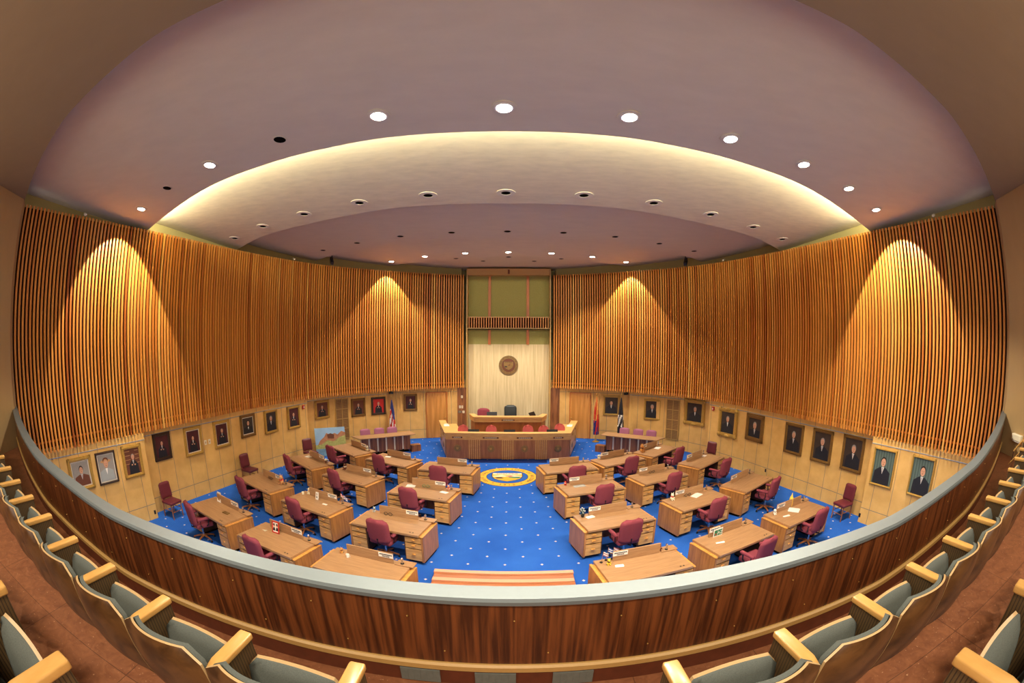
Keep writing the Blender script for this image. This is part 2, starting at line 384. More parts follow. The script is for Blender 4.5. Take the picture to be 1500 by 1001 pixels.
# ------------------------------------------------------------------ shell
mb = MB(); mb.add([(-13, -3, 0), (13, -3, 0), (13, 22, 0), (-13, 22, 0)], [(0, 1, 2, 3)], 'carpet'); struct(mb.build('floor'))
for side, sg in (('left', -1), ('right', 1)):
    mb = MB()
    pts = []
    for s_ in SEG: pts += [(sg*x, y) for x, y in s_]
    th = .12*(-sg)
    prof = [(0, 0), (0, 2.75), (th, 2.75), (th, 0)]
    # wall face towards the room is the drawn line
    prof = [(0, 0), (0, 2.75), (-.12 if sg > 0 else .12, 2.75), (-.12 if sg > 0 else .12, 0)]
    for s_ in SEG:
        q = [(sg*x, y) for x, y in s_]
        mb.sweep(q, [(o, min(z, 2.41 if s_ is SEG[0] else 2.75)) for o, z in prof], 'panel', uvz=True)
    for a, b in zip(SEG[:-1], SEG[1:]):       # returns at the jogs
        p, q = a[-1], b[0]; mb.sweep([(sg*p[0], p[1]+.001), (sg*q[0], q[1])], [(o, min(z, 2.41)) for o, z in prof], 'panel', uvz=True)
    struct(mb.build('wall_'+side))
    # tall wall behind the slats
    mb = MB(); up = [(sg*x, y) for x, y in offset(SLAT, -.62)]
    mb.sweep(up, [(0, 2.6), (0, 8.6), (-.1*sg, 8.6), (-.1*sg, 2.6)], 'upper_wall', uvz=True)
    struct(mb.build('wall_upper_'+side))
    # slat screen
    t = thing('slat_screen', ('tall curved screen of vertical orange wood slats on the left wall' if sg < 0 else 'tall curved screen of vertical orange wood slats on the right wall'), 'wood screen', group='slat screens')
    mb = MB(); ps = resample([(sg*x, y) for x, y in SLAT], .1155); rnd = random.Random(3+sg)
    for i, p in enumerate(ps):
        q = ps[min(i+1, len(ps)-1)]; r = ps[max(i-1, 0)]; a = math.atan2(q[1]-r[1], q[0]-r[0])
        w = .053; dp = .05
        tn = min(.99, max(.01, rnd.gauss(.5, .2)))
        mb.box((p[0], p[1], (ZT+ZB)/2), (w, dp, ZT-ZB), 'slat', rz=a, tint=tn)
    mb.build('slats', t)
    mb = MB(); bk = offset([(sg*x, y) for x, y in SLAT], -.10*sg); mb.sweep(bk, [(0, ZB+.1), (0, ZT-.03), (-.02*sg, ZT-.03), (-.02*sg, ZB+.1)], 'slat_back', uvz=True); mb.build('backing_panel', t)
    mb = MB(); bk = offset([(sg*x, y) for x, y in SLAT], -.065*sg)
    for z in (ZB+.24,): mb.sweep(bk, [(0, z-.02), (0, z+.02), (-.04*sg, z+.02), (-.04*sg, z-.02)], 'post_orange')
    mb.build('mounting_rail', t)

# ceiling clouds
A0 = RAILP+[(11.2, 4.45)]
A1 = [(0, 5.73), (1.6, 5.75), (2.5, 5.85), (3.9, 6.1), (6, 6.72), (9.5, 8.4), (11, 9.3)]
A2 = [(0, 9.56), (2.35, 9.65), (4.3, 10.19), (7.05, 11.25), (8.9, 12.5), (10.5, 13.7)]
A3 = [(0, 13.6), (1.63, 13.65), (2.85, 13.8), (4.5, 14.4), (6.7, 15.75), (7.75, 16.6), (9, 17.7), (11, 19.5)]
A4 = [(0, 17.45), (1.78, 17.7), (3.68, 18.55), (5.3, 19.4), (7, 20.5), (9, 22)]
A5 = [(0, 22), (11, 22.01)]
def smooth_arc(A): 
    S = spline(mirror(A)[::-1][:-1]+A, 6); return lambda x: yat(S, x)
ARC = [smooth_arc(a) for a in (A0, A1, A2, A3, A4, A5)]
CL = [(8.12, 7.8), (8.14, 7.86), (8.17, 7.95), (8.2, 8.03), (8.2, 8.05)]
def cloud_z(i, x, y):
    a, b = ARC[i](x), ARC[i+1](x); t = (y-a)/(b-a); return CL[i][0]+(CL[i][1]-CL[i][0])*t
for i in range(5):
    mb = MB(); nx, ny = 80, 10; X = 10.9 if i < 3 else 9.6
    if i == 0: X = 10.9
    ext = .5 if 0 < i else .35            # tucked above the cloud in front
    vs = []; 
    for top in (0, .12):
        for r in range(ny+1):
            for c in range(nx+1):
                x = -X+2*X*c/nx; a, b = ARC[i](x)-ext, ARC[i+1](x); a0 = ARC[i](x)
                y = a+(b-a)*r/ny; t = (y-a0)/(b-a0); vs.append((x, y, CL[i][0]+(CL[i][1]-CL[i][0])*t+top))
    W = nx+1; H = (nx+1)*(ny+1); fs = []
    for r in range(ny):
        for c in range(nx):
            k = r*W+c; fs.append((k, k+W, k+W+1, k+1)); fs.append((H+k, H+k+1, H+k+W+1, H+k+W))
    for c in range(nx):
        fs.append((c, c+1, H+c+1, H+c)); k = ny*W+c; fs.append((k, H+k, H+k+1, k+1))
    for r in range(ny):
        k = r*W; fs.append((k, H+k, H+k+W, k+W)); k = r*W+nx; fs.append((k, k+W, H+k+W, H+k))
    mb.add(vs, fs, 'cloud_tex_lit' if i == 1 else 'cloud')
    o = struct(mb.build('ceiling', smooth=40))
# slab above everything
mb = MB(); mb.box((0, 10, 8.95), (26, 28, .1), 'upper_wall'); struct(mb.build('ceiling'))
mb = MB(); mb.box((0, 21.75, 4.4), (24, .1, 9.2), 'upper_wall'); mb.box((-11.9, 13, 4.4), (.1, 17.6, 9.2), 'upper_wall'); mb.box((11.9, 13, 4.4), (.1, 17.6, 9.2), 'upper_wall'); struct(mb.build('wall_light_block'))  # outer shell added to keep world light from leaking in past the walls
# gallery ceiling
mb = MB(); n = len(RAIL); e = [(x*1.0, y) for x, y in RAIL]
poly = e+[(13, 4.9), (13, -3.2), (-13, -3.2), (-13, 4.9)]
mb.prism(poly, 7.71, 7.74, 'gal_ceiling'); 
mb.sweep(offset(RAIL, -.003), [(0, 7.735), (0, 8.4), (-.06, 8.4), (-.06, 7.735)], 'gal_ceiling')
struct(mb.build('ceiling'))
# gallery side walls
for side, sg in (('left', -1), ('right', 1)):
    mb = MB(); q = [(10.02, 4.06), (9.62, 3.82), (9.25, 3.1), (8.95, 2.55), (8.9, -.4)]
    if sg < 0: q = [(x, y) for x, y in q]
    pts = [(sg*x, y) for x, y in q]
    mb.sweep(pts, [(0, 0), (0, 7.72), (.25*sg, 7.72), (.25*sg, 0)], 'gal_wall')
    struct(mb.build('wall_'+side))
# gallery floors (stepped)
def strip(o0, o1, z0, z1, m):
    a = offset(RAIL, o0); b = offset(RAIL, o1); k = MB()
    n = len(a); vs = [(x, y, z1) for x, y in a]+[(x, y, z1) for x, y in b]+[(x, y, z0) for x, y in a]+[(x, y, z0) for x, y in b]
    fs = []
    for i in range(n-1):
        fs += [(i, n+i, n+i+1, i+1), (2*n+i, 2*n+i+1, 3*n+i+1, 3*n+i), (i, i+1, 2*n+i+1, 2*n+i), (n+i, 3*n+i, 3*n+i+1, n+i+1)]
    return k.add(vs, fs, m)
F1, F2 = 2.80, 3.28
ROWC = lambda c: [(x*.25, c+.0195*(x*.25)**2) for x in range(-40, 41)]
RF = [(p[0], p[1]) for p in resample(RAIL, .25)]
def strip2(near, far, z0, z1):
    k = MB(); n = 81; a = [(-10+.25*i, yat(far, -10+.25*i)) for i in range(n)]; b = [(-10+.25*i, yat(near, -10+.25*i)) for i in range(n)]
    vs = [(x, y, z1) for x, y in a]+[(x, y, z1) for x, y in b]+[(x, y, z0) for x, y in a]+[(x, y, z0) for x, y in b]; fs = []
    for i in range(n-1): fs += [(i, n+i, n+i+1, i+1), (2*n+i, 2*n+i+1, 3*n+i+1, 3*n+i), (i, i+1, 2*n+i+1, 2*n+i), (n+i, 3*n+i, 3*n+i+1, n+i+1)]
    return k.add(vs, fs, 'gal_floor')
struct(strip2(ROWC(.96), [(x, y+.02) for x, y in RAIL], F1-.25, F1).build('floor'))
struct(strip2(ROWC(-.03), ROWC(.985), F1-.25, F2).build('floor'))
struct(strip2([(-10, -3.2), (10, -3.2)], ROWC(-.03), F1-.25, F2+.48).build('floor'))

# rail
t = thing('gallery_rail', 'long curved walnut balcony front with brushed metal cap along the gallery', 'railing')
mb = MB(); mb.sweep(RAIL, [(-.06, 3.0), (-.06, 3.5), (.04, 3.5), (.04, 2.3), (-.06, 2.3)], 'rail_panel', uvz=True); mb.build('walnut_panel', t)
mb = MB(); mb.sweep(RAIL, [(-.085, 3.5), (-.085, 3.525), (-.075, 3.545), (.055, 3.55), (.065, 3.54), (.065, 3.5)], 'steel'); mb.build('metal_cap', t, smooth=False)
mb = MB(); mb.sweep(RAIL, [(-.085, 2.94), (-.09, 2.985), (-.075, 3.0), (-.061, 3.0), (-.061, 2.94)], 'trim_tan'); mb.build('tan_moulding', t)
mb = MB(); mb.sweep(RAIL, [(-.075, F1+.001), (-.075, 2.94), (-.061, 2.94), (-.061, F1+.001)], 'base_brown'); mb.build('brown_base', t)
mb = MB()
rl = resample(RAIL, .61)
for i, p in enumerate(rl):
    q = rl[min(i+1, len(rl)-1)]; r = rl[max(i-1, 0)]; a = math.atan2(q[1]-r[1], q[0]-r[0])
    for dz in (.35, .08):
        k = .2 if dz == .08 else 0
        c = (p[0]+math.cos(a)*k+.063*math.sin(a), p[1]+math.sin(a)*k-.063*math.cos(a)-.0, 3.02+dz)
        mb.ball(c, .006, 'brass', 6)
mb.build('screw_head', t)['kind'] = 'stuff'
for k, (x, nm) in enumerate(((-.435, 'left'), (.03, 'middle'), (.505, 'right'))):
    mb = MB(); y = 2.13-.075
    mb.box((x, y-.006, 2.868), (.25, .012, .115), 'vent_steel')
    for j in range(5): mb.box((x-.08+.04*j, y-.0125, 2.868), (.004, .002, .09), 'ink' if 0 else 'vent_steel')
    tag(mb.build('vent_plate', bevel=.003), '%s one of three worn grey steel plates on the brown base under the gallery rail' % nm, 'vent cover', 'vent plates')

# ------------------------------------------------------------------ portal and doors
t = thing('portal_alcove', 'tall recessed alcove behind the dais with pale stone below and olive cloth above', 'wall feature', (0, 0, 0))
mb = MB(); mb.box((0, 21.3, 2.22), (3.96, .1, 4.44), 'beige'); mb.build('stone_facing', t)
mb = MB(); mb.box((0, 21.3, 6.2), (3.96, .08, 3.52), 'green_wall'); mb.build('cloth_panel', t)
mb = MB()
for y in (5.9, 6.7): pass
for sx in (-1, 1): mb.box((sx*1.955, 20.98, 4.0), (.05, .56, 8.0), 'trim_tan')
mb.build('side_reveal', t)
for sx in (-1, 1):
    mb = MB(); mb.box((sx*.915, 21.22, 6.07), (.13, .06, 3.27), 'post_orange'); mb.build('upright_post', t)
mb = MB(); mb.box((0, 20.95, 7.85), (3.84, .5, .29), 'trim_tan'); mb.box((0, 20.69, 7.99), (3.86, .04, .03), 'trim_tan'); mb.box((.0, 20.68, 7.85), (.09, .06, .2), 'brown'); mb.build('lintel', t)
mb = MB(); mb.box((0, 20.95, 5.73), (3.86, .12, .05), 'trim_tan'); mb.box((0, 20.95, 5.2), (3.86, .16, .05), 'trim_tan')
for i in range(33): mb.box((-1.86+i*3.72/32, 20.92, 5.465), (.05, .09, .5), 'slat', tint=.2+.5*random.random())
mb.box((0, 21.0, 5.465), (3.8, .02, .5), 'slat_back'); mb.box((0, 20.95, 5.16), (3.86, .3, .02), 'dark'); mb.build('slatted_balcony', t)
for sg, s in ((-1, 'left'), (1, 'right')):
    mb = MB(); mb.box((sg*2.21, 20.82, 1.2), (.44, .06, 2.4), 'walnut'); struct(mb.build('trim_'+s))
    # doors sit in the last wall bay
    p, q = (sg*3.86, 20.38), (sg*2.89, 20.66); a = math.atan2(q[1]-p[1], q[0]-p[0])
    if sg > 0: a = math.atan2(p[1]-q[1], p[0]-q[0])
    cx, cy = (p[0]+q[0])/2, (p[1]+q[1])/2
    d = bpy.data.objects.new('door_%d' % (1 if sg < 0 else 2), None); COL.objects.link(d); d.location = (cx, cy-.03, 0); d.rotation_euler = (0, 0, a); struct(d)
    mb = MB(); mb.box((0, 0, 1.09), (.94, .05, 2.16), 'door'); mb.build('door_leaf', d)
    mb = MB(); mb.box((-.49, 0, 1.1), (.035, .07, 2.2), 'post_orange'); mb.box((.49, 0, 1.1), (.035, .07, 2.2), 'post_orange'); mb.box((0, 0, 2.19), (1.0, .07, .03), 'post_orange'); mb.build('door_frame', d)
    hx = -sg*.4; mb = MB(); mb.lathe([(.012, 0), (.012, -.04), (.03, -.05), (.03, -.08), (.015, -.09)], (hx, -.025, .98), 'brass', 12, 'y'); mb.build('door_knob', d, smooth=True)
    for z in (.3, 1.1, 1.9): mb = MB(); mb.box((sg*.465, -.03, z), (.02, .02, .1), 'brass'); mb.build('hinge', d)

def text_mesh(body, size, extrude=.002):
    c = bpy.data.curves.new('lettering', 'FONT'); c.body = body; c.size = size; c.extrude = extrude; c.align_x = 'CENTER'; c.resolution_u = 2
    o = bpy.data.objects.new('lettering', c); COL.objects.link(o); bpy.context.view_layer.update()
    me = o.evaluated_get(bpy.context.evaluated_depsgraph_get()).to_mesh()
    vs = [tuple(v.co) for v in me.vertices]; fs = [tuple(p.vertices) for p in me.polygons]
    o.to_mesh_clear(); bpy.data.objects.remove(o); bpy.data.curves.remove(c); return vs, fs
def ring_text(mb, body, r, a0, da, size, m, z, flip=False):
    for i, ch in enumerate(body):
        if ch == ' ': continue
        vs, fs = text_mesh(ch, size, .001); a = a0-da*i if not flip else a0+da*i
        b = a-PI/2 if not flip else a+PI/2
        rr = r if not flip else r+size*.35
        rr = r-size*.35 if not flip else rr
        mb.add([(rr*math.cos(a)+x*math.cos(b)-y*math.sin(b), rr*math.sin(a)+x*math.sin(b)+y*math.cos(b), z+zz) for x, y, zz in vs], fs, m)
def disc(mb, r, z0, z1, m, c=(0, 0), n=64, ri=0):
    if ri: 
        vs = [(c[0]+q*math.cos(2*PI*i/n), c[1]+q*math.sin(2*PI*i/n), z) for q, z in ((r, z0), (r, z1), (ri, z1), (ri, z0)) for i in range(n)]
        mb.add(vs, [(j*n+i, j*n+(i+1) % n, ((j+1) % 4)*n+(i+1) % n, ((j+1) % 4)*n+i) for j in range(4) for i in range(n)], m)
    else: mb.lathe([(r, z0), (r, z1)], (c[0], c[1], 0), m, n)
M['sealgold'] = plain('seal_gold', (226, 170, 62), .9, spec=.1); M['sealblue'] = plain('seal_blue', (46, 92, 170), .9, spec=.1)
M['sealcream'] = plain('seal_cream', (232, 208, 176), .9, spec=.1); M['sealdark'] = plain('seal_dark', (48, 48, 60), .9, spec=.1)
def seal(mb, R, flat=True, ms=('sealgold', 'sealblue', 'sealcream', 'sealdark', 'green', 'red')):
    g, b, c, d, gr, rd = ms; e = .004*R if flat else .06*R
    disc(mb, R, 0, e, g); disc(mb, R*1.0, e, e*1.3, d, ri=R*.975); disc(mb, R*.70, e, e*1.4, d); disc(mb, R*.685, e*1.4, e*1.6, b)
    sh = []
    for x, y in ((-.5, .36), (.5, .36), (.5, 0), (.42, -.22), (.25, -.38), (0, -.5), (-.25, -.38), (-.42, -.22), (-.5, 0)): sh.append((x*R, y*R))
    mb.prism([(x*1.05, y*1.05) for x, y in sh], e*1.6, e*1.7, d); mb.prism(sh, e*1.7, e*1.9, g)
    mb.prism([(-.48*R, .2*R), (.48*R, .2*R), (.48*R, .36*R), (-.48*R, .36*R)], e*1.9, e*2.0, c)
    mb.prism([(-.48*R, .04*R), (-.2*R, .17*R), (-.02*R, .07*R), (.15*R, .18*R), (.48*R, .04*R), (.48*R, -.04*R), (-.48*R, -.04*R)], e*1.9, e*2.1, c)
    mb.prism([(.0*R, -.04*R), (.46*R, -.02*R), (.4*R, -.2*R), (.1*R, -.14*R)], e*1.9, e*2.1, gr)
    mb.prism([(-.42*R, -.1*R), (-.2*R, -.08*R), (-.1*R, -.2*R), (-.34*R, -.22*R)], e*1.9, e*2.1, d)
    mb.prism([(-.08*R, -.02*R), (.12*R, .1*R), (.22*R, .04*R), (.1*R, -.02*R)], e*1.9, e*2.15, rd)
    vs, fs = text_mesh('DITAT DEUS', .13*R, .001); mb.add([(x, y+.235*R, e*2.05+z) for x, y, z in vs], fs, d)
    ring_text(mb, 'GREAT SEAL OF THE STATE OF ARIZONA', R*.84, PI/2+16.5*.135, .135, .17*R, d, e*1.2)
    ring_text(mb, '* 1912 *', R*.84, -PI/2-3.5*.17, .17, .19*R, d, e*1.2, flip=True)
mb = MB(); seal(mb, 1.04); o = mb.build('floor_seal', loc=(0, 14.81, .001)); tag(o, 'large round gold and blue state seal inlaid in the blue carpet before the dais', 'floor emblem')
mb = MB(); seal(mb, .46, False, ('bronze', 'brown', 'bronze', 'ink', 'bronze', 'brown')); o = mb.build('wall_seal', loc=(0, 21.24, 3.44)); o.rotation_euler = (PI/2, 0, 0); tag(o, 'round bronze state seal mounted on the pale stone wall above the dais', 'wall emblem')

# steps
t = thing('wooden_steps', 'three wide orange wood steps at the near edge of the blue carpet', 'steps', (-.02, 0, 0))
for i, (y, z, w) in enumerate(((8.03, .15, 2.82), (7.46, .3, 2.7), (6.93, .45, 2.6))):
    mb = MB(); mb.box((0, y-.29, z/2-.03), (w, .56, z-.06 if z > .1 else .06), 'step_wood'); s = mb.build('step', t)
    mb = MB(); mb.box((0, y-.3, z-.045), (w, .54, .03), 'step_wood'); mb.box((0, y-.07, z-.02), (w+.02, .13, .04), 'nosing'); mb.build('nosing', s, bevel=.006)

# ------------------------------------------------------------------ desks
W, D, H = 1.67, .925, .76
def make_desk(flip):
    def f():
        t = thing('senator_desk', None, None)
        mb = MB(); mb.box((0, 0, H-.0275), (W, D, .055), 'oak'); mb.build('desktop', t, bevel=.006)
        fx = 1 if flip else -1
        mb = MB(); mb.box((-.02*fx*0+.0, D/2-.14, H+.11), (W*.6, .03, .22), 'oak', rx=.0); mb.build('divider', t, bevel=.006)
        mb = MB(); mb.box((W*.43, D/2-.08, H+.012), (W*.22, .2, .022), 'oak'); mb.build('corner_riser', t, bevel=.003)
        for s in (-1, 1):
            mb = MB(); cx = s*(W/2-.135)
            mb.box((cx-s*.03, .0, .37), (.42, D-.12, .6), 'drawer_gap')
            mb.box((s*(W/2+.06), .0, .38), (.05, D-.06, .62), 'pedestal'); mb.box((cx-s*.01, .0, .69), (.40, D-.1, .03), 'orange_ledge'); mb.box((s*(W/2+.058), 0, .70), (.062, D-.05, .02), 'orange_ledge')
            mb.box((cx, .02, .035), (.38, D-.24, .07), 'dark')
            mb.build('pedestal', t, bevel=.004)
            for z, h in ((.60, .13), (.455, .13), (.235, .29)):
                mb = MB(); mb.box((cx-s*.01, -D/2+.05, z), (.40, .024, h-.014), 'oak_front'); dr = mb.build('drawer', t, bevel=.004)
                mb = MB(); mb.lathe([(.0, 0)]+[(.012, 0), (.012, -.012), (.045, -.018), (.04, -.03), (.0, -.034)][0:], (0, 0, 0), 'orange_ledge', 12, 'y')
                mb.v = [(x*1.15+cx-s*.01, y*1.3-D/2+.038, zz*.5+z+.02) for x, y, zz in mb.v]; mb.build('pull', dr, smooth=True)
        mb = MB(); mb.box((0, D/2-.2, .42), (.82, .03, .56), 'walnut'); mb.build('modesty_panel', t)
        for k in (0, 1): mb = MB(); mb.lathe([(.018, 0), (.018, .003), (.008, .003)], (W*.36+k*.07, -D/2+.1, H), 'black', 10); mb.build('grommet', t)
        return t
    return f
deskL, deskR = Kind(make_desk(False)), Kind(make_desk(True))
DL = {'A1': (-1.83, 13.38, -11), 'A2': (-2.2, 11.13, -14), 'A3': (-2.52, 8.98, -12.5), 'A4': (-2.57, 6.84, -11), 'B1': (-3.8, 13.97, -23.5), 'B2': (-4.57, 11.97, -22), 'B3': (-4.76, 9.62, -20), 'B4': (-4.7, 7.37, -16.4), 'C1': (-5.67, 14.96, -37), 'C2': (-6.55, 13.07, -35.5), 'C3': (-6.89, 10.56, -25), 'C4': (-6.9, 8.16, -19.5)}
DR = {'A1': (1.92, 13.5, 12.5), 'A2': (2.32, 11.57, 15), 'A3': (2.49, 9.32, 14.2), 'A4': (2.56, 7.0, 10), 'B1': (3.73, 14.15, 24), 'B2': (4.53, 12.2, 20.5), 'B3': (4.9, 10.03, 19), 'B4': (4.8, 7.58, 16.3), 'C1': (5.41, 15.09, 38.5), 'C2': (6.54, 13.39, 35), 'C3': (6.95, 10.82, 29.5), 'C4': (6.99, 8.2, 15)}
CH = {'A1L': (-2.06, 12.513), 'A2L': (-2.529, 10.492), 'A3L': (-2.719, 8.359), 'B1L': (-4.2, 13.415), 'B2L': (-5.031, 11.504), 'B3L': (-5.121, 8.993), 'B4L': (-4.938, 6.673), 'C1L': (-6.219, 14.111), 'C2L': (-7.147, 12.479), 'C3L': (-7.342, 9.844), 'C4L': (-7.442, 7.512),
 'A1R': (2.121, 12.578), 'A2R': (2.61, 10.835), 'A3R': (2.709, 8.456), 'B1R': (4.032, 13.363), 'B2R': (4.828, 11.463), 'B3R': (5.178, 9.182), 'B4R': (5.158, 6.692), 'C1R': (6.031, 14.172), 'C2R': (6.996, 12.333), 'C3R': (7.479, 10.002), 'C4R': (7.249, 7.44)}
ROW = {'1': 'first row from dais', '2': 'second row from dais', '3': 'third row from dais', '4': 'row nearest rail'}
PLC = {'A': 'aisle desk', 'B': 'middle desk', 'C': 'wall side desk'}
def where(key): return '%s %s, %s' % ('left' if key[2] == 'L' else 'right', PLC[key[0]], ROW[key[1]])

def rounded_back(w, h, th, m, r=.12, curve=.05, n=8, lean=.12, z0=0, bulge=.02, narrow=0):
    "cushion panel in the xz plane, front +y, softly rounded"
    mb = MB(); cols, rows = 12, 12; F = []; B = []
    for j in range(rows+1):
        v = j/rows; z = z0+v*h
        for i in range(cols+1):
            u = i/cols*2-1
            # rounded corners: shrink width near top and bottom
            dv = min(v, 1-v)*h; k = 1.0
            if dv < r: k = (w/2-r+math.sqrt(max(0, r*r-(r-dv)**2)))/(w/2)
            x = u*w/2*k*(1-narrow*(1-v))
            y = curve*(u*u)-lean*(v)*h
            e = min(1, (1-abs(u))*w/2/.05)*min(1, dv/.05)
            e = max(0, e)**.5
            F.append((x, y+th/2*(.35+.65*e)+bulge*e*(1-u*u), z)); B.append((x, y-th/2*(.35+.65*e), z))
    n1 = cols+1; N = len(F); fs = []
    for j in range(rows):
        for i in range(cols):
            k = j*n1+i; fs.append((k, k+n1, k+n1+1, k+1)); fs.append((N+k, N+k+1, N+k+n1+1, N+k+n1))
    for i in range(cols):
        fs.append((i, i+1, N+i+1, N+i)); k = rows*n1+i; fs.append((k, N+k, N+k+1, k+1))
    for j in range(rows):
        k = j*n1; fs.append((k, N+k, N+k+n1, k+n1)); k = j*n1+cols; fs.append((k, k+n1, N+k+n1, N+k))
    mb.add(F+B, fs, m); return mb
def make_exec(mat='maroon', armm='maroon', height=.62, z0=.45):
    def f():
        t = thing('desk_chair', None, None)
        mb = MB(); mb.box((0, .02, .47), (.54, .5, .13), mat); mb.build('seat', t, bevel=.045, seg=3, smooth=60)
        b = rounded_back(.56, height, .1, mat, .13, .05, lean=.14, z0=z0, bulge=.03); b.v = [(x, y-.24, z) for x, y, z in b.v]; b.build('backrest', t, smooth=60)
        for s in (-1, 1):
            mb = MB(); mb.box((s*.31, .0, .67), (.085, .4, .07), armm); a = mb.build('armrest', t, bevel=.03, seg=3, smooth=60)
            mb = MB(); mb.tube([(s*.31, .12, .65), (s*.31, .1, .5), (s*.24, .05, .44)], .016, 'black'); mb.tube([(s*.31, -.12, .65), (s*.31, -.12, .5), (s*.24, -.05, .44)], .016, 'black'); mb.build('arm_bracket', a)
        mb = MB(); mb.box((0, 0, .385), (.24, .24, .05), 'black'); mb.tube([(0, -.1, .39), (0, -.29, .42), (0, -.31, .6)], .02, 'black'); mb.tube([(0, 0, .38), (0, 0, .12)], .028, 'chrome', 12); mb.build('pedestal_post', t)
        mb = MB()
        for k in range(5):
            a = k*2*PI/5+.3; mb.tube([(0, 0, .13), (.16*math.cos(a), .16*math.sin(a), .11), (.3*math.cos(a), .3*math.sin(a), .075)], [.032, .024, .018], 'walnut')
        st = mb.build('star_base', t)
        for k in range(5):
            a = k*2*PI/5+.3; mb = MB(); mb.lathe([(.012, -.02), (.027, -.016), (.03, 0), (.027, .016), (.012, .02)], (.3*math.cos(a), .3*math.sin(a), .031), 'black', 10, 'x'); mb.build('caster', st)
        return t
    return f
exec_chair = Kind(make_exec())
NAMEL = {}
def put_desks(Ds, kind, side):
    for k, (x, y, a) in Ds.items():
        lab = 'oak topped '+where(k+('L' if side == 'left' else 'R'))
        kind.put(lab, 'desk', (x, y, 0), math.radians(a), 'senate floor desks')
        key = k+('L' if side == 'left' else 'R')
        if key in CH:
            bx, by = CH[key]; an = math.radians(a); na = math.atan2(math.cos(an), -math.sin(an)); da = math.atan2(y-by, x-bx)
            fa = na+.45*(da-na); ox, oy = bx+.3*math.cos(fa), by+.3*math.sin(fa)
            exec_chair.put('maroon padded armchair at the '+where(key), 'chair', (ox, oy, 0), fa-PI/2, 'maroon chairs at the desks')
put_desks(DL, deskL, 'left'); put_desks(DR, deskR, 'right')

# items on the desks: local desk coordinates -> world
def on(key, lx, ly):
    x, y, a = (DL if key[2] == 'L' else DR)[key[:2]]; a = math.radians(a)
    return (x+lx*math.cos(a)-ly*math.sin(a), y+lx*math.sin(a)+ly*math.cos(a), H+.001), a
def make_plate():
    t = thing('name_plate', None, None)
    mb = MB(); mb.box((0, 0, 0), (.3, .008, .09), 'white'); mb.build('card', t)
    mb = MB(); r = random.Random(5)
    for row, z in enumerate((.018, -.02)):
        x = -.125+row*.05
        while x < .12-row*.05:
            w = r.choice((.014, .018, .022)); mb.box((x+w/2, -.0048, z), (w, .002, .026 if row == 0 else .022), 'ink'); x += w+.006
    mb.build('lettering', t); return t
plate = Kind(make_plate)
def make_mic():
    t = thing('desk_microphone', None, None)
    mb = MB(); mb.lathe([(.035, 0), (.035, .012), (.012, .02)], (0, 0, 0), 'black', 14); mb.build('base', t, smooth=True)
    mb = MB(); mb.lathe([(.018, .015), (.018, .07), (.026, .08), (.026, .12), (.012, .13)], (0, 0, 0), 'chrome', 14); mb.build('head', t, smooth=True); return t
mic = Kind(make_mic)
for side, Ds in (('L', DL), ('R', DR)):
    for k in Ds:
        key = k+side; s = 1 if side == 'L' else -1
        (p, a) = on(key, s*W*.3-(.14 if s > 0 else -.14), D/2-.14-.0225)
        plate.put('white name plate on the '+where(key), 'name plate', (p[0], p[1], H+.165), a, 'desk name plates')
        (p, a) = on(key, W*.4, D/2-.12); p = (p[0], p[1], H+.024)
        mic.put('small silver microphone on the '+where(key), 'microphone', p, a, 'desk microphones')

def item(mb, name, label, cat, key, lx, ly, rz=0, z=0, group=None, **k):
    p, a = on(key, lx, ly); o = mb.build(name, loc=(p[0], p[1], p[2]+z), rz=a+rz, **k); return tag(o, label+' on the '+where(key), cat, group)
def picture(key, lx, ly, w, h, fm, label, rz=0, pal=('white', 'skin', 'hair_dark')):
    p, a = on(key, lx, ly); t = thing('photo_frame', label+' on the '+where(key), 'picture frame', p, a+rz, 'framed pictures on desks')
    mb = MB(); mb.tf = Matrix.Rotation(-.2, 4, 'X')
    for c, d in (((-w/2+.012, 0, h/2), (.024, .02, h)), ((w/2-.012, 0, h/2), (.024, .02, h)), ((0, 0, .012), (w, .02, .024)), ((0, 0, h-.012), (w, .02, .024))): mb.box(c, d, fm)
    mb.build('frame', t)
    mb = MB(); mb.tf = Matrix.Rotation(-.2, 4, 'X'); mb.box((0, .003, h/2), (w-.03, .006, h-.03), pal[0])
    for q in (-.22, .2):
        mb.lathe([(w*.13, 0), (w*.13, -.002)], (q*w, -.001, h*.62), pal[1], 12, 'y'); mb.plate([((q-.18)*w, h*.2), ((q+.18)*w, h*.2), ((q+.1)*w, h*.48), ((q-.1)*w, h*.48)], -.003, -.001, 'suit'); mb.plate([((q-.14)*w, h*.66), ((q+.14)*w, h*.66), ((q+.08)*w, h*.8), ((q-.08)*w, h*.8)], -.004, -.003, pal[2])
    mb.build('picture', t)
    mb = MB(); mb.tf = Matrix.Rotation(-.2, 4, 'X'); mb.box((0, .035, h*.35), (w*.3, .006, h*.7), 'black', rx=.35); mb.build('easel_back', t)
picture('C4L', -.42, .3, .17, .26, 'white', 'white framed photograph of two people')
picture('B4L', -.2, .18, .2, .27, 'red', 'red framed black and white picture', rz=.1)
picture('B3L', -.1, .18, .1, .2, 'white', 'narrow white upright picture card')
def papers(key, lx, ly, w, h, label, rz=.2, m='white'):
    mb = MB(); mb.box((0, 0, .003), (w, h, .006), m); mb.box((.01, .01, .0075), (w*.95, h*.95, .003), m, rz=.06); item(mb, 'paper_sheets', label, 'papers', key, lx, ly, rz, group='papers on desks')
papers('C4R', .0, .12, .26, .3, 'loose white papers beside the yellow bottle', .5)
papers('B3R', .16, .18, .36, .2, 'stack of pale blue papers', .3)
papers('A3R', -.5, .22, .2, .12, 'small white and pink note cards')
papers('A2L', -.5, .22, .26, .2, 'pale folded papers')
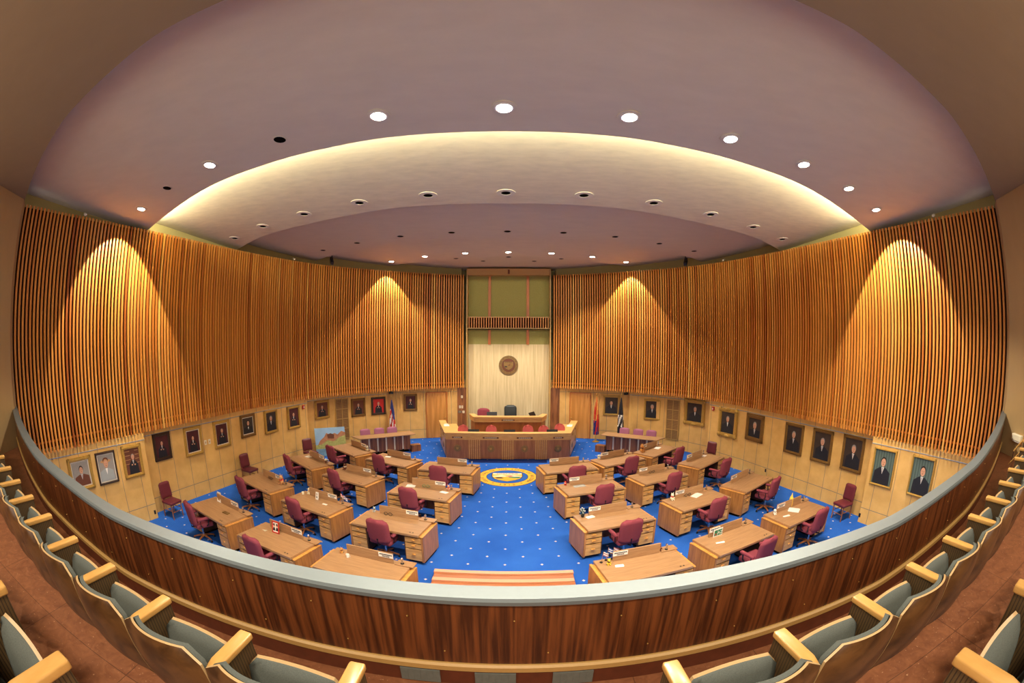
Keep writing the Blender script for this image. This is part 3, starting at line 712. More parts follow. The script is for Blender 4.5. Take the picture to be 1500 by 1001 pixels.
papers('A2L', .55, .08, .22, .12, 'white papers at the right corner', -.3)
papers('C1R', .25, .1, .3, .2, 'cream and white papers', .2)
papers('B4R', -.45, -.02, .2, .05, 'narrow white paper slip', -.3)
papers('A4R', -.45, .1, .16, .08, 'small white card', -.2)
papers('C4R', -.45, .0, .2, .06, 'thin white strip of paper', -.25)
papers('B3L', .3, .05, .14, .05, 'small white envelope', .1)
papers('B1L', -.35, .15, .2, .14, 'two pale papers', .3)
papers('C2L', -.45, .22, .22, .2, 'white papers left of the divider', .3)
papers('A2R', -.28, .12, .34, .16, 'clear plastic desk sheet', .0, 'glass')
papers('C2R', .5, .2, .2, .12, 'white paper beside the microphone', .1)
mb = MB(); mb.box((0, 0, .0125), (.2, .1, .025), 'grille' if 0 else 'bronze'); item(mb, 'notebook', 'small dark grey closed book', 'book', 'C4L', .35, .0, .1, bevel=.003)
# yellow squeeze bottle
p, a = on('C4R', .12, .36); t = thing('squeeze_bottle', 'tall mustard yellow squeeze bottle on the '+where('C4R'), 'bottle', p, a)
mb = MB(); mb.lathe([(.0, 0), (.05, 0), (.055, .02), (.055, .2), (.045, .25), (.02, .27)], (0, 0, 0), 'yellow', 16); mb.build('bottle_body', t, smooth=50)
mb = MB(); mb.lathe([(.026, .265), (.026, .3), (.014, .31), (.006, .37), (.0, .372)], (0, 0, 0), 'yellow', 12); mb.build('nozzle_cap', t, smooth=50)
# green and white sign
p, a = on('B4R', -.28, .27); t = thing('desk_sign', 'green and white map sign on '+where('B4R'), 'sign', p, a)
mb = MB(); mb.box((0, 0, .09), (.26, .012, .18), 'white'); mb.build('sign_board', t)
mb = MB(); mb.box((-.07, -.0075, .09), (.09, .003, .13), 'green'); mb.box((.05, -.0075, .09), (.13, .003, .13), 'green'); mb.box((-.07, -.0095, .06), (.03, .002, .04), 'red')
vs, fs = text_mesh('AZ', .11, .001); mb.add([(x+.05, -.0095-z, y+.05) for x, y, z in vs], fs, 'white'); mb.build('sign_print', t)
# figures, toys, plants
def critter(key, lx, ly, label, body, cloth, h=.2, ears=True, rz=0):
    p, a = on(key, lx, ly); t = thing('plush_toy', label+' on the '+where(key), 'toy', p, a+rz, 'toys on desks')
    s = h/.2; mb = MB(); mb.ball((0, 0, .06*s), .05*s, body, sc=(1, .85, 1.2)); mb.ball((0, -.005*s, .145*s), .042*s, body)
    mb.ball((0, -.04*s, .135*s), .02*s, body, 8, (1, 1.3, .8))
    for q in (-1, 1):
        if ears: mb.tube([(q*.025*s, 0, .17*s), (q*.04*s, 0, .215*s)], [.012*s, .005*s], body, 6)
        mb.tube([(q*.04*s, -.01*s, .09*s), (q*.06*s, -.04*s, .05*s)], .014*s, body, 6); mb.tube([(q*.025*s, -.02*s, .03*s), (q*.035*s, -.07*s, .015*s)], .017*s, body, 6)
    mb.build('body', t, smooth=60)
    mb = MB(); mb.lathe([(.044*s, 0), (.048*s, .012*s), (.044*s, .024*s)], (0, 0, .085*s), cloth, 12); mb.build('scarf', t)
    for q in (-1, 1): mb = MB(); mb.ball((q*.016*s, -.04*s, .155*s), .005*s, 'ink', 6); mb.build('eye', t)
critter('C3L', .55, .28, 'tan plush animal with orange scarf', 'tanclay', 'red', .28)
critter('B3L', -.55, .36, 'white round figurine with an orange cap', 'ivory', 'orange_ledge', .19, False)
critter('B3R', -.62, .3, 'small red and white plush figure', 'ivory', 'red', .2)
critter('A3L', -.66, .34, 'small silver winged ornament', 'glass', 'black', .14)
critter('A4L', -.62, .3, 'small golden brown toy dog', 'orange_ledge', 'brown', .12)
critter('A2L', .6, .3, 'little doll dressed in red and blue', 'skin', 'red', .16)
critter('C1L', .55, .34, 'dark and white toy figure', 'ivory', 'suit', .18)
critter('A4R', .52, .38, 'small reddish brown figurine', 'brown', 'tanclay', .17)
critter('C1R', -.6, .25, 'orange and brown standing figure', 'orange_ledge', 'brown', .3)
critter('B2L', -.6, .34, 'row of small dark figures', 'brown', 'ivory', .2)
critter('A2R', -.62, .34, 'small bright red toy', 'red', 'ivory', .13, False)
critter('C1R', -.42, .3, 'small pink and white toy', 'mauve', 'ivory', .14, False)
critter('C4R', -.62, .28, 'small white figurine', 'white', 'glass', .16, False)
def plant(key, lx, ly, label, h=.2, pot='ivory', leaf='glass'):
    p, a = on(key, lx, ly); t = thing('flower_arrangement', label+' on the '+where(key), 'flowers', p, a, 'flowers on desks')
    mb = MB(); mb.lathe([(.0, 0), (.035, 0), (.05, .07), (.045, .07)], (0, 0, 0), pot, 14); mb.build('pot', t, smooth=50)
    r = random.Random(hash(key) % 99 if 0 else len(label)); mb = MB(); st = MB()
    for i in range(16):
        q = r.random()*6.28; d = r.random()*.08; z = h*(.5+.5*r.random()); st.tube([(0, 0, .06), (d*.5*math.cos(q), d*.5*math.sin(q), z*.7), (d*math.cos(q), d*math.sin(q), z)], .003, 'green', 5); mb.ball((d*math.cos(q), d*math.sin(q), z), .017, leaf, 7)
    st.build('stems', t); mb.build('blossoms', t, smooth=60)
plant('A3R', -.66, .3, 'silvery dried flowers in a dark pot', .22, 'black', 'glass')
plant('B1R', -.55, .36, 'white flowers in a low bowl', .15, 'ivory', 'white')
plant('A2L', -.4, .4, 'pale dried flowers in a small pot', .2, 'ivory', 'hair_grey')
plant('C2L', -.55, .38, 'brown and white flowers', .16, 'brown', 'ivory')
plant('C2L', .6, .33, 'cream roses in a bowl', .15, 'brown', 'ivory')
plant('A1R', .62, .4, 'tiny white flowers', .1, 'white', 'white') if 0 else None
def mini_flag(key, lx, ly, label, m1, m2, h=.26, lean=.1):
    p, a = on(key, lx, ly); t = thing('table_flag', label+' on the '+where(key), 'flag', p, a, 'small table flags')
    mb = MB(); mb.lathe([(.03, 0), (.03, .012), (.006, .02)], (0, 0, 0), 'black', 12); mb.tube([(0, 0, .01), (lean*.3, 0, h)], .004, 'brass', 6); mb.build('pole', t)
    mb = MB(); n = 6
    for i in range(n):
        for k in range(4):
            x0, x1 = i*.018, (i+1)*.018; z1 = h-.005-k*.022-.01*i; z0 = z1-.022; y0, y1 = .01*math.sin(i*1.3), .01*math.sin((i+1)*1.3)
            b = lean*.3
            mb.add([(b+x0, y0, z0), (b+x1, y1, z0-.01), (b+x1, y1, z1-.01), (b+x0, y0, z1)], [(0, 1, 2, 3)], m1 if (k % 2 == 0) else m2)
    mb.build('cloth', t)
mini_flag('A4R', -.72, .34, 'leftmost lilac paper flag', 'white', 'mauve', .24)
mini_flag('A4R', -.6, .4, 'middle blue and white paper flag', 'royal', 'white', .28)
mini_flag('A4R', -.48, .42, 'pale violet flag by the name plate', 'mauve', 'white', .26)
mini_flag('B3L', .6, .34, 'small red and white flag', 'red', 'white', .3)
mini_flag('B3L', .72, .32, 'small blue and white flag', 'royal', 'white', .28)
critter('A4R', -.62, .22, 'yellow and black toy bee', 'yellow', 'black', .14)
mb = MB(); mb.lathe([(.0, 0), (.03, 0), (.035, .07), (.03, .07), (.027, .008)], (0, 0, 0), 'white', 14); mb.tube([(.034, 0, .055), (.06, 0, .045), (.058, 0, .02), (.034, 0, .015)], .005, 'white', 6)
item(mb, 'coffee_mug', 'small white mug', 'mug', 'A4L', -.42, .18, smooth=50)
mb = MB(); mb.lathe([(.0, 0), (.03, 0), (.035, .07), (.03, .07), (.027, .008)], (0, 0, 0), 'ivory', 14); item(mb, 'candle_cup', 'small cream candle cup', 'cup', 'B3L', -.68, .22, smooth=50)
for key, lx, ly, lab, m in (('A3L', -.25, .26, 'pair of dark rimmed glasses', 'black'), ('B3R', -.1, .26, 'pair of dark glasses', 'black'), ('B2R', -.05, .26, 'dark folded glasses', 'black'), ('C3L', -.05, .26, 'dark framed spectacles', 'black'), ('A2L', -.05, .25, 'green rimmed glasses', 'green')):
    mb = MB()
    for q in (-1, 1):
        mb.tube([(q*.06+.045*math.cos(u*PI/6), -.0, .05+.04*math.sin(u*PI/6)) for u in range(13)], .006, m, 6); mb.tube([(q*.105, 0, .06), (q*.105, .06, .02)], .005, m, 6)
    mb.tube([(-.015, 0, .055), (.015, 0, .055)], .005, m, 6); item(mb, 'eyeglasses', lab, 'glasses', key, lx, ly, group='glasses on desks')
mb = MB()
for s in range(3): mb.tube([(-.06+s*.02, 0, .01), (.06, .03*(s-1), .012)], .006, 'ivory', 6)
item(mb, 'pen_bundle', 'a few white pens', 'pens', 'B4L', -.5, .1)

# ------------------------------------------------------------------ side chairs and tables
def make_side():
    t = thing('side_chair', None, None)
    mb = MB(); mb.box((0, 0, .45), (.46, .46, .08), 'plum'); mb.build('seat', t, bevel=.025, seg=3, smooth=60)
    b = rounded_back(.44, .46, .06, 'plum', .05, .03, lean=.14, z0=.5); b.v = [(x, y-.22, z) for x, y, z in b.v]; b.build('backrest', t, smooth=60)
    for sx in (-1, 1):
        mb = MB(); mb.tube([(sx*.2, .2, .0), (sx*.2, .19, .42)], [.017, .022], 'walnut'); mb.build('leg', t)
        mb = MB(); mb.tube([(sx*.2, -.24, .0), (sx*.2, -.2, .42), (sx*.2, -.26, .72)], [.017, .022, .018], 'walnut'); mb.build('leg', t)
    mb = MB(); mb.tube([(-.2, .2, .2), (.2, .2, .2)], .012, 'walnut'); mb.tube([(-.2, .2, .25), (-.2, -.22, .25)], .012, 'walnut'); mb.tube([(.2, .2, .25), (.2, -.22, .25)], .012, 'walnut'); mb.build('stretcher', t)
    return t
side = Kind(make_side)
for (bx, by), fa, lab in (((-9.36, 8.52), -.1, 'plum armless chair against the left wall, nearest the gallery rail'), ((-8.85, 12.3), -.2, 'plum armless chair against the left wall, behind the desks'), ((-7.7, 15.2), -.55, 'plum armless chair beside the leaning landscape painting'), ((7.7, 14.95), PI+.5, 'plum armless chair on the right wall near the red fire alarm'), ((9.40, 8.62), PI+.1, 'plum armless chair in the corner of the right wall, nearest the gallery rail')):
    side.put(lab, 'chair', (bx+.28*math.cos(fa), by+.28*math.sin(fa), 0), fa-PI/2, 'side chairs along the walls')
def make_stack():
    t = thing('stacking_chair', None, None)
    mb = MB(); mb.box((0, 0, .46), (.46, .44, .07), 'mauve'); mb.build('seat', t, bevel=.03, seg=3, smooth=60)
    b = rounded_back(.46, .34, .05, 'mauve', .08, .03, lean=.1, z0=.56); b.v = [(x, y-.22, z) for x, y, z in b.v]; b.build('backrest', t, smooth=60)
    for sx in (-1, 1):
        mb = MB(); mb.tube([(sx*.22, .2, 0), (sx*.22, .18, .44), (sx*.22, -.2, .44)], .012, 'chrome'); mb.build('leg', t)
        mb = MB(); mb.tube([(sx*.22, -.24, 0), (sx*.22, -.2, .44), (sx*.2, -.24, .8)], .012, 'chrome'); mb.build('leg', t)
    return t
stack = Kind(make_stack)
def side_table(sg):
    t = thing('press_table', ('long low table with walnut and cream panels before the left wall' if sg < 0 else 'long low table with walnut and cream panels before the right wall'), 'table', (sg*5.0, 17.28, 0), -sg*math.radians(34.5), 'side tables')
    mb = MB(); mb.prism([(-1.2, -.3), (1.2, -.3), (1.38, .1), (1.2, .32), (-1.2, .32), (-1.38, .1)] if 0 else ([(-1.22, -.3), (1.22, -.3), (1.22, .32), (-1.42, .32)] if sg < 0 else [(-1.22, -.3), (1.22, -.3), (1.42, .32), (-1.22, .32)]), .765, .8, 'oak'); mb.build('tabletop', t, bevel=.005)
    for i in range(6): mb = MB(); mb.box((-.925+i*.37, -.02, .42), (.29, .05, .62), 'walnut'); mb.build('front_panel', t)
    for i in range(5): mb = MB(); mb.box((-.74+i*.37, -.0, .44), (.06, .05, .6), 'ivory'); mb.build('cream_stile', t)
    mb = MB(); mb.box((0, .1, .05), (2.0, .25, .07), 'dark'); mb.box((0, .02, .74), (2.1, .1, .05), 'dark'); mb.build('plinth', t)
    b = MB(); b.box((0, 0, .14), (.42, .3, .28), 'walnut'); x = 1.29 if sg < 0 else -1.29; o = b.build('end_box', t, loc=(x, -.02, 0))
    an = t.rotation_euler[2]
    names = ('left', 'middle', 'right')
    for k, lx in enumerate((-.62, 0.02, .62)):
        ly = .78; X, Y = t.location[0]+lx*math.cos(an)-ly*math.sin(an), t.location[1]+lx*math.sin(an)+ly*math.cos(an)
        stack.put('%s one of three mauve chairs behind the long table on the %s' % (names[k], 'left' if sg < 0 else 'right'), 'chair', (X, Y, 0), an+PI, 'mauve chairs at the side tables')
side_table(-1); side_table(1)

# ------------------------------------------------------------------ dais
t = thing('clerk_dais', 'wide angled wooden front desk of the dais with four round seals', 'dais')
FL, FR, BR, BL = (-2.43, 16.87), (2.43, 16.87), (3.05, 19.3), (-3.05, 19.3)
path = [BL, FL, FR, BR]
def inset(o):
    out = []
    for i, p in enumerate(path):
        if i in (0, 3):
            a, b = (path[0], path[1]) if i == 0 else (path[2], path[3]); d = Vector((b[0]-a[0], b[1]-a[1])).normalized(); n = (-d.y, d.x); out.append((p[0]+n[0]*o, p[1]+n[1]*o))
        else:
            d1 = Vector((path[i][0]-path[i-1][0], path[i][1]-path[i-1][1])).normalized(); d2 = Vector((path[i+1][0]-path[i][0], path[i+1][1]-path[i][1])).normalized()
            n1 = Vector((-d1.y, d1.x)); n2 = Vector((-d2.y, d2.x)); b = (n1+n2).normalized(); k = o/b.dot(n1); out.append((p[0]+b.x*k, p[1]+b.y*k))
    return out
def band(o0, o1, z0, z1, m):
    a, b = inset(o0), inset(o1); k = MB(); k.prism(a+b[::-1], z0, z1, m); return k
band(-.04, .26, 1.06, 1.10, 'maple').build('counter_cap', t)
band(0, .06, .82, 1.06, 'maple').build('upper_band', t)
band(.02, .08, .05, .82, 'dais_walnut').build('desk_front', t)
band(.08, .75, .88, .92, 'maple').build('inner_worktop', t)
for cx in (-1.3, 0, 1.3):
    mb = MB(); mb.box((cx, 16.885, .43), (.5, .02, .78), 'pedestal')
    for i in range(6): mb.box((cx-.2+i*.08, 16.86, .43), (.035, .04, .78), 'maple')
    mb.build('ribbed_panel', t)
for cx in (-1.97, -.66, .66, 1.97):
    mb = MB(); seal(mb, .135, False, ('bronze', 'dkgold', 'bronze', 'ink', 'bronze', 'bronze')) if 0 else None
    mb = MB()
    mb.lathe([(.14, 0), (.14, -.02), (.12, -.026), (.12, -.018), (.1, -.018), (.1, -.024), (.0, -.028)], (cx, 16.885, .47), 'bronze', 28, 'y')
    for k in range(12): mb.ball((cx+.11*math.cos(k*PI/6), 16.862, .47+.11*math.sin(k*PI/6)), .008, 'brass', 6)
    mb.plate([(cx-.05, .51), (cx+.05, .51), (cx+.04, .44), (cx, .41), (cx-.04, .44)], 16.852, 16.86, 'brass')
    mb.build('round_seal', t)
    mb = MB(); mb.box((cx, 16.862, .915), (.62 if abs(cx) < 1 else .4, .014, .06), 'brown')
    for i in range(12 if abs(cx) < 1 else 7): mb.box((cx-(.22 if abs(cx) < 1 else .12)+i*.04, 16.854, .915), (.024, .004, .03), 'ivory')
    mb.build('name_strip', t)
for sg in (-1, 1):
    for k in (0, 1):
        P0, P1 = (FL, BL) if sg < 0 else (BR, FR); f = .28+.44*k; f = f if sg < 0 else 1-f; x = P0[0]+(P1[0]-P0[0])*f; y = P0[1]+(P1[1]-P0[1])*f; an = math.atan2(P1[1]-P0[1], P1[0]-P0[0])
        mb = MB(); mb.box((0, 0, .47), (1.0, .02, .68), 'walnut' if 0 else 'maple'); mb.lathe([(.13, 0), (.13, .02), (.1, .024)], (0, .01, .47), 'bronze', 20, 'y'); mb.lathe([(.05, 0), (.05, .03)], (0, .01, .9), 'brass', 12, 'y')
        mb.build('side_panel', t, loc=(x, y, 0), rz=an)
mb = MB(); mb.prism([(-2.36, 17.0), (2.36, 17.0), (2.95, 19.3), (2.95, 20.7), (-2.95, 20.7), (-2.95, 19.3)] if 0 else [(-2.3, 16.97), (2.3, 16.97), (2.88, 19.25), (2.88, 19.9), (-2.88, 19.9), (-2.88, 19.25)], 0, .2, 'royal'); tag(mb.build('dais_platform'), 'raised blue carpeted platform inside the wooden dais', 'platform')
mb = MB(); mb.box((0, 16.67, .006), (3.05, .36, .012), 'navy'); tag(mb.build('floor_strip'), 'dark navy strip along the foot of the dais front', 'mat')  # flat dark navy strip on the floor before the dais front
t = thing('presiding_bench', 'raised wooden bench behind the clerk desk with flared ends', 'desk')
mb = MB(); mb.prism([(-1.42, 18.6), (1.42, 18.6), (1.64, 19.2), (1.58, 19.22), (1.37, 18.66), (-1.37, 18.66), (-1.58, 19.22), (-1.64, 19.2)], .2, 1.2, 'bench_wood'); mb.build('bench_front', t)
mb = MB(); mb.prism([(-1.45, 18.57), (1.45, 18.57), (1.69, 19.2), (1.56, 19.25), (1.36, 18.7), (-1.36, 18.7), (-1.56, 19.25), (-1.69, 19.2)], 1.2, 1.38, 'maple'); mb.build('maple_band', t)
mb = MB(); mb.prism([(-1.48, 18.53), (1.48, 18.53), (1.72, 19.2), (1.5, 19.28), (1.3, 18.8), (-1.3, 18.8), (-1.5, 19.28), (-1.72, 19.2)], 1.38, 1.44, 'maple'); mb.build('bench_cap', t, bevel=.008)
mb = MB(); mb.box((0, 18.56, 1.29), (.55, .016, .06), 'brown')
for i in range(11): mb.box((-.2+i*.04, 18.55, 1.29), (.024, .004, .03), 'ivory')
mb.build('name_strip', t)
mb = MB(); mb.box((0, 19.0, 1.28), (2.4, .5, .04), 'maple'); mb.build('worktop', t)
mb = MB(); mb.box((0, 19.75, .35), (3.4, 1.1, .3), 'royal'); tag(mb.build('upper_platform'), 'higher blue platform behind the presiding bench', 'platform')
def round_chair(mat, z, back):
    def f():
        t = thing('dais_chair', None, None)
        mb = MB(); mb.lathe([(.0, .44), (.22, .44), (.25, .47), (.24, .52), (.0, .54)], (0, 0, 0), mat, 20); mb.build('seat', t, smooth=60)
        b = rounded_back(.44, .46, .07, mat, .21, .06, lean=.1, z0=.56); b.v = [(x, y-.22, zz) for x, y, zz in b.v]; b.build('backrest', t, smooth=60)
        mb = MB(); mb.tube([(0, 0, .44), (0, 0, .08)], .025, 'chrome'); mb.tube([(0, -.1, .43), (0, -.27, .5), (0, -.27, .7)], .014, 'black')
        for k in range(5): mb.tube([(0, 0, .08), (.26*math.cos(k*1.257), .26*math.sin(k*1.257), .03)], .02, 'black')
        mb.build('swivel_base', t); return t
    return f
rch = Kind(round_chair('pink', 0, 0))
for (x, y), lab in (((-1.84, 17.55), 'leftmost rose round back chair behind the clerk desk'), ((-.68, 17.55), 'rose round back chair left of the middle monitor'), ((.82, 17.6), 'rose round back chair right of the middle monitor'), ((1.46, 17.5), 'rose round back chair partly hidden by the right monitor'), ((2.16, 17.85), 'rose round back chair at the right wing of the dais')):
    rch.put(lab, 'chair', (x, y+.1, .2), PI if 0 else PI, 'rose chairs behind the dais')
ech = Kind(make_exec('black_leather', 'black_leather', .72, .5)); ech.put('high black leather armchair in the middle behind the presiding bench', 'chair', (.1, 19.62, .5), PI)
exec_chair.put('maroon armchair behind the presiding bench, left of the black one', 'chair', (-1.12, 19.62, .5), PI, 'maroon chairs at the desks')
def make_monitor():
    t = thing('flat_monitor', None, None)
    mb = MB(); mb.box((0, 0, .17), (.44, .03, .2), 'black', rx=-.5); mb.box((0, .018, .172), (.42, .004, .18), 'black_leather', rx=-.5); mb.build('screen', t)
    mb = MB(); mb.box((0, .02, .01), (.24, .16, .02), 'black'); mb.tube([(0, .02, .02), (0, .02, .12)], .015, 'black'); mb.build('stand', t); return t
mon = Kind(make_monitor)
for x, y, z, a, lab in ((-1.35, 17.12, .92, 0, 'black monitor behind the left part of the clerk desk'), (.07, 17.12, .92, 0, 'black monitor behind the middle of the clerk desk'), (1.75, 17.12, .92, 0, 'black monitor behind the right part of the clerk desk'), (-.7, 18.98, 1.3, .0, 'black monitor on the left of the presiding bench'), (1.04, 18.98, 1.3, 1.0, 'black monitor turned sideways on the right of the presiding bench')):
    mon.put(lab, 'monitor', (x, y, z if z > 1 else .925), a, 'monitors on the dais')
for sg in (-1, 1):
    mb = MB(); mb.box((0, 0, .004), (.22, .34, .008), 'white'); mb.box((.02, .3, .004), (.16, .12, .008), 'ivory'); tag(mb.build('paper_sheets', loc=(sg*2.58, 18.2, 1.1), rz=-sg*.25), 'white papers on the %s wing of the dais counter' % ('left' if sg < 0 else 'right'), 'papers', 'papers on desks')
# flags
def big_flag(loc, top, label, cols, name='standing_flag'):
    t = thing(name, label, 'flag', loc, 0, 'standing flags')
    mb = MB(); mb.lathe([(.16, 0), (.16, .02), (.05, .05), (.03, .12)], (0, 0, 0), 'brass', 18); mb.build('base', t, smooth=50)
    mb = MB(); mb.tube([(0, 0, .05), (0, 0, top)], .014, 'brass', 8); mb.build('pole', t)
    mb = MB(); mb.tube([(0, 0, top), (0, 0, top+.06), (0, 0, top+.16)], [.012, .03, .002], 'brass', 8); mb.build('finial', t)
    mb = MB(); n = 30; L = 24; z1 = top-.05; z0 = .35
    rings = []
    for j in range(L+1):
        v = j/L; z = z1+(z0-z1)*v; r0 = .02+.1*math.sin(min(1, v*1.3)*PI*.55); rings.append([(r0*(1+.35*math.sin(i/n*2*PI*5+v*2))*math.cos(i/n*2*PI)*.9, r0*(1+.35*math.sin(i/n*2*PI*5+v*2))*math.sin(i/n*2*PI)*.8, z) for i in range(n)])
    vs = [p for r in rings for p in r]
    for j in range(L):
        for i in range(n):
            m = cols(i/n, j/L); mb.add([vs[j*n+i], vs[j*n+(i+1) % n], vs[(j+1)*n+(i+1) % n], vs[(j+1)*n+i]], [(0, 1, 2, 3)], m)
    mb.build('cloth', t)
big_flag((-5.2, 19.1, 0), 2.05, 'red, white and blue striped flag on a pole by the left wall', lambda u, v: ('blue' if v+.15*math.sin(u*12) < .38 else ('red' if int((u*9+v*5)) % 2 else 'white')))
big_flag((4.02, 19.72, 0), 2.15, 'red and orange flag on a pole beside the right door', lambda u, v: ('red' if int(u*10+v*3) % 2 else ('orange_ledge' if v < .6 else 'blue')))
big_flag((4.93, 18.75, 0), 2.25, 'black and white flag on a pole between two portraits', lambda u, v: ('white' if .38 < v < .68 and int(u*7+v*6) % 2 else 'suit'))

# leaning landscape painting
t = thing('landscape_painting', 'large unframed desert hill landscape painting leaning near the left wall', 'painting', (-7.12, 16.37, .02), math.radians(34)); 
mb = MB(); w, h = 1.3, 1.15; mb.tf = Matrix.Rotation(-.18, 4, 'X'); mb.box((0, .02, h/2), (w, .035, h), 'dkframe'); mb.build('stretcher_frame', t)
M['sky_paint'] = plain('paint_sky', (150, 190, 224), .6, noise=.1, nscale=4); M['hill_paint'] = plain('paint_hill', (176, 120, 84), .6, noise=.25, nscale=9); M['brush_paint'] = plain('paint_brush', (166, 168, 96), .6, noise=.3, nscale=12); M['water_paint'] = plain('paint_water', (110, 150, 176), .6, noise=.2, nscale=9)
mb = MB(); mb.tf = Matrix.Rotation(-.18, 4, 'X'); mb.plate([(-w/2, 0), (w/2, 0), (w/2, h), (-w/2, h)], 0, .003, 'sky_paint')
mb.plate([(-w*.45, h*.35), (w*.5, h*.35), (w*.5, h*.8), (w*.38, h*.86), (w*.25, h*.74), (w*.15, h*.8), (0, h*.74), (-w*.12, h*.82), (-w*.2, h*.68), (-w*.35, h*.55)], -.003, 0, 'hill_paint')
mb.plate([(-w*.08, h*.62), (w*.12, h*.6), (w*.14, h*.74), (w*.02, h*.8), (-w*.1, h*.76)], -.004, -.003, 'brown')
mb.plate([(-w*.5, h*.2), (w*.5, h*.2), (w*.5, h*.7), (w*.3, h*.64), (w*.1, h*.5), (-w*.1, h*.56), (-w*.3, h*.42), (-w*.5, h*.4)], -.005, -.003, 'brush_paint')
mb.plate([(-w*.5, 0), (w*.5, 0), (w*.5, h*.15), (w*.1, h*.26), (-w*.5, h*.26)], -.006, -.004, 'water_paint')
mb.plate([(w*.0, h*.2), (w*.45, h*.26), (w*.45, h*.32), (w*.05, h*.28)], -.007, -.005, 'yellow'); mb.build('canvas', t)

# ------------------------------------------------------------------ portraits
def wall_at(x, y):
    best = None; sg = 1 if x > 0 else -1
    for s_ in SEG:
        for a, b in zip(s_[:-1], s_[1:]):
            A, B = Vector((sg*a[0], a[1])), Vector((sg*b[0], b[1])); P = Vector((x, y)); t = max(0, min(1, (P-A).dot(B-A)/(B-A).length_squared)); q = A+(B-A)*t
            d = (P-q).length
            if best is None or d < best[0]: best = (d, q, math.atan2(B.y-A.y, B.x-A.x))
    d, q, an = best
    if sg > 0: an = an+PI          # so that local -y faces the room
    return q, an
# style: frame material, background, hair, suit, extra
PORT = [(-9.937, 5.826, 1.74, .79, .82, 'gold', 'hair_grey', 'hair_dark', 'brown', 'gold framed portrait of a person in a brown jacket, partly behind the left rail'),
(-9.771, 6.702, 1.73, .67, .82, 'dkframe', 'hair_grey', 'tanclay', 'glass', 'portrait of a person in a pale blue shirt and hat, dark and white frame'),
(-9.57, 7.591, 1.74, .69, .86, 'gold', 'brown', 'hair_grey', 'suit', 'gold framed portrait of a standing person in grey before bookshelves'),
(-9.641, 8.995, 1.84, .69, .79, 'dkframe', 'bg_red', 'hair_dark', 'suit', 'very dark framed portrait of a seated person with clasped hands, left wall'),
(-9.397, 10.262, 1.77, .74, .88, 'gold', 'bg_red', 'hair_dark', 'suit', 'gold framed portrait with white liner left of the two wall plates'),
(-9.117, 11.517, 1.78, .74, .88, 'gold', 'bg_red', 'hair_grey', 'suit', 'gold framed portrait with white liner right of the two wall plates'),
(-8.832, 12.767, 1.85, .74, .78, 'dkgold', 'bg_dark', 'hair_dark', 'ink', 'portrait of a smiling person with dark hair in a black robe, white liner'),
(-8.538, 13.975, 1.8, .72, .85, 'gold', 'bg_dark', 'hair_grey', 'suit', 'gold framed portrait of a person in dark suit, second left of the red alarm'),
(-8.164, 15.127, 1.78, .69, .87, 'gold', 'bg_red', 'hair_dark', 'suit', 'gold framed portrait of a standing person just left of the red alarm'),
(-7.718, 16.943, 1.81, .76, .77, 'gold', 'brown', 'hair_grey', 'suit', 'gold framed portrait above the leaning landscape painting'),
(-6.574, 18.396, 1.72, .71, .79, 'dkgold', 'brown', 'hair_grey', 'suit', 'gilt framed portrait right of the louvred panel on the left'),
(-5.817, 19.03, 1.72, .69, .8, 'dkframe', 'red', 'hair_grey', 'suit', 'dark framed portrait with red background left of the striped flag'),
(-4.559, 20.089, 1.75, .64, .78, 'dkgold', 'bg_red', 'hair_grey', 'suit', 'portrait hanging between the striped flag and the left door'),
(4.783, 19.993, 1.65, .78, .94, 'gold', 'bg_dark', 'hair_dark', 'suit', 'gold framed dark portrait between the two flags on the right'),
(6.351, 18.59, 1.64, .82, .93, 'gold', 'bg_dark', 'hair_grey', 'suit', 'gold framed portrait left of the louvred panel on the right'),
(7.719, 16.941, 1.75, 1.08, 1.07, 'gold', 'bg_dark', 'hair_grey', 'ink', 'ornate wide gilt framed portrait of a person in black robe, right wall'),
(8.259, 14.852, 1.68, 1.0, 1.1, 'gold', 'bg_dark', 'hair_grey', 'ink', 'ornate carved gilt framed portrait just right of the red alarm'),
(8.673, 13.464, 1.72, .94, .97, 'dkgold', 'bg_dark', 'hair_grey', 'suit', 'wide bronze framed portrait with a large lit face, right wall'),
(9.114, 11.532, 1.69, .84, .99, 'dkgold', 'bg_dark', 'hair_grey', 'suit', 'brown gilt framed portrait, first of three alike on the right wall from the dais'),
(9.389, 10.3, 1.69, .85, 1.01, 'dkgold', 'bg_dark', 'hair_grey', 'suit', 'brown gilt framed portrait, middle of three alike on the right wall'),
(9.633, 9.037, 1.71, .86, 1.03, 'dkgold', 'bg_dark', 'hair_grey', 'suit', 'brown gilt framed portrait, last of three alike, above the corner chair'),
(9.569, 7.594, 1.66, .74, 1.0, 'gold', 'hair_curtain', 'hair_dark', 'suit', 'thin gold framed portrait with green curtain, left of the last two'),
(9.851, 6.306, 1.67, .83, 1.0, 'gold', 'hair_curtain', 'hair_dark', 'suit', 'thin gold framed portrait with green curtain, nearest the gallery rail on the right')]
M['hair_curtain'] = stripes('curtain_paint', (70, 86, 78), (92, 108, 98), 0, .09, .5)
M['liner'] = plain('liner', (220, 210, 190), .6)
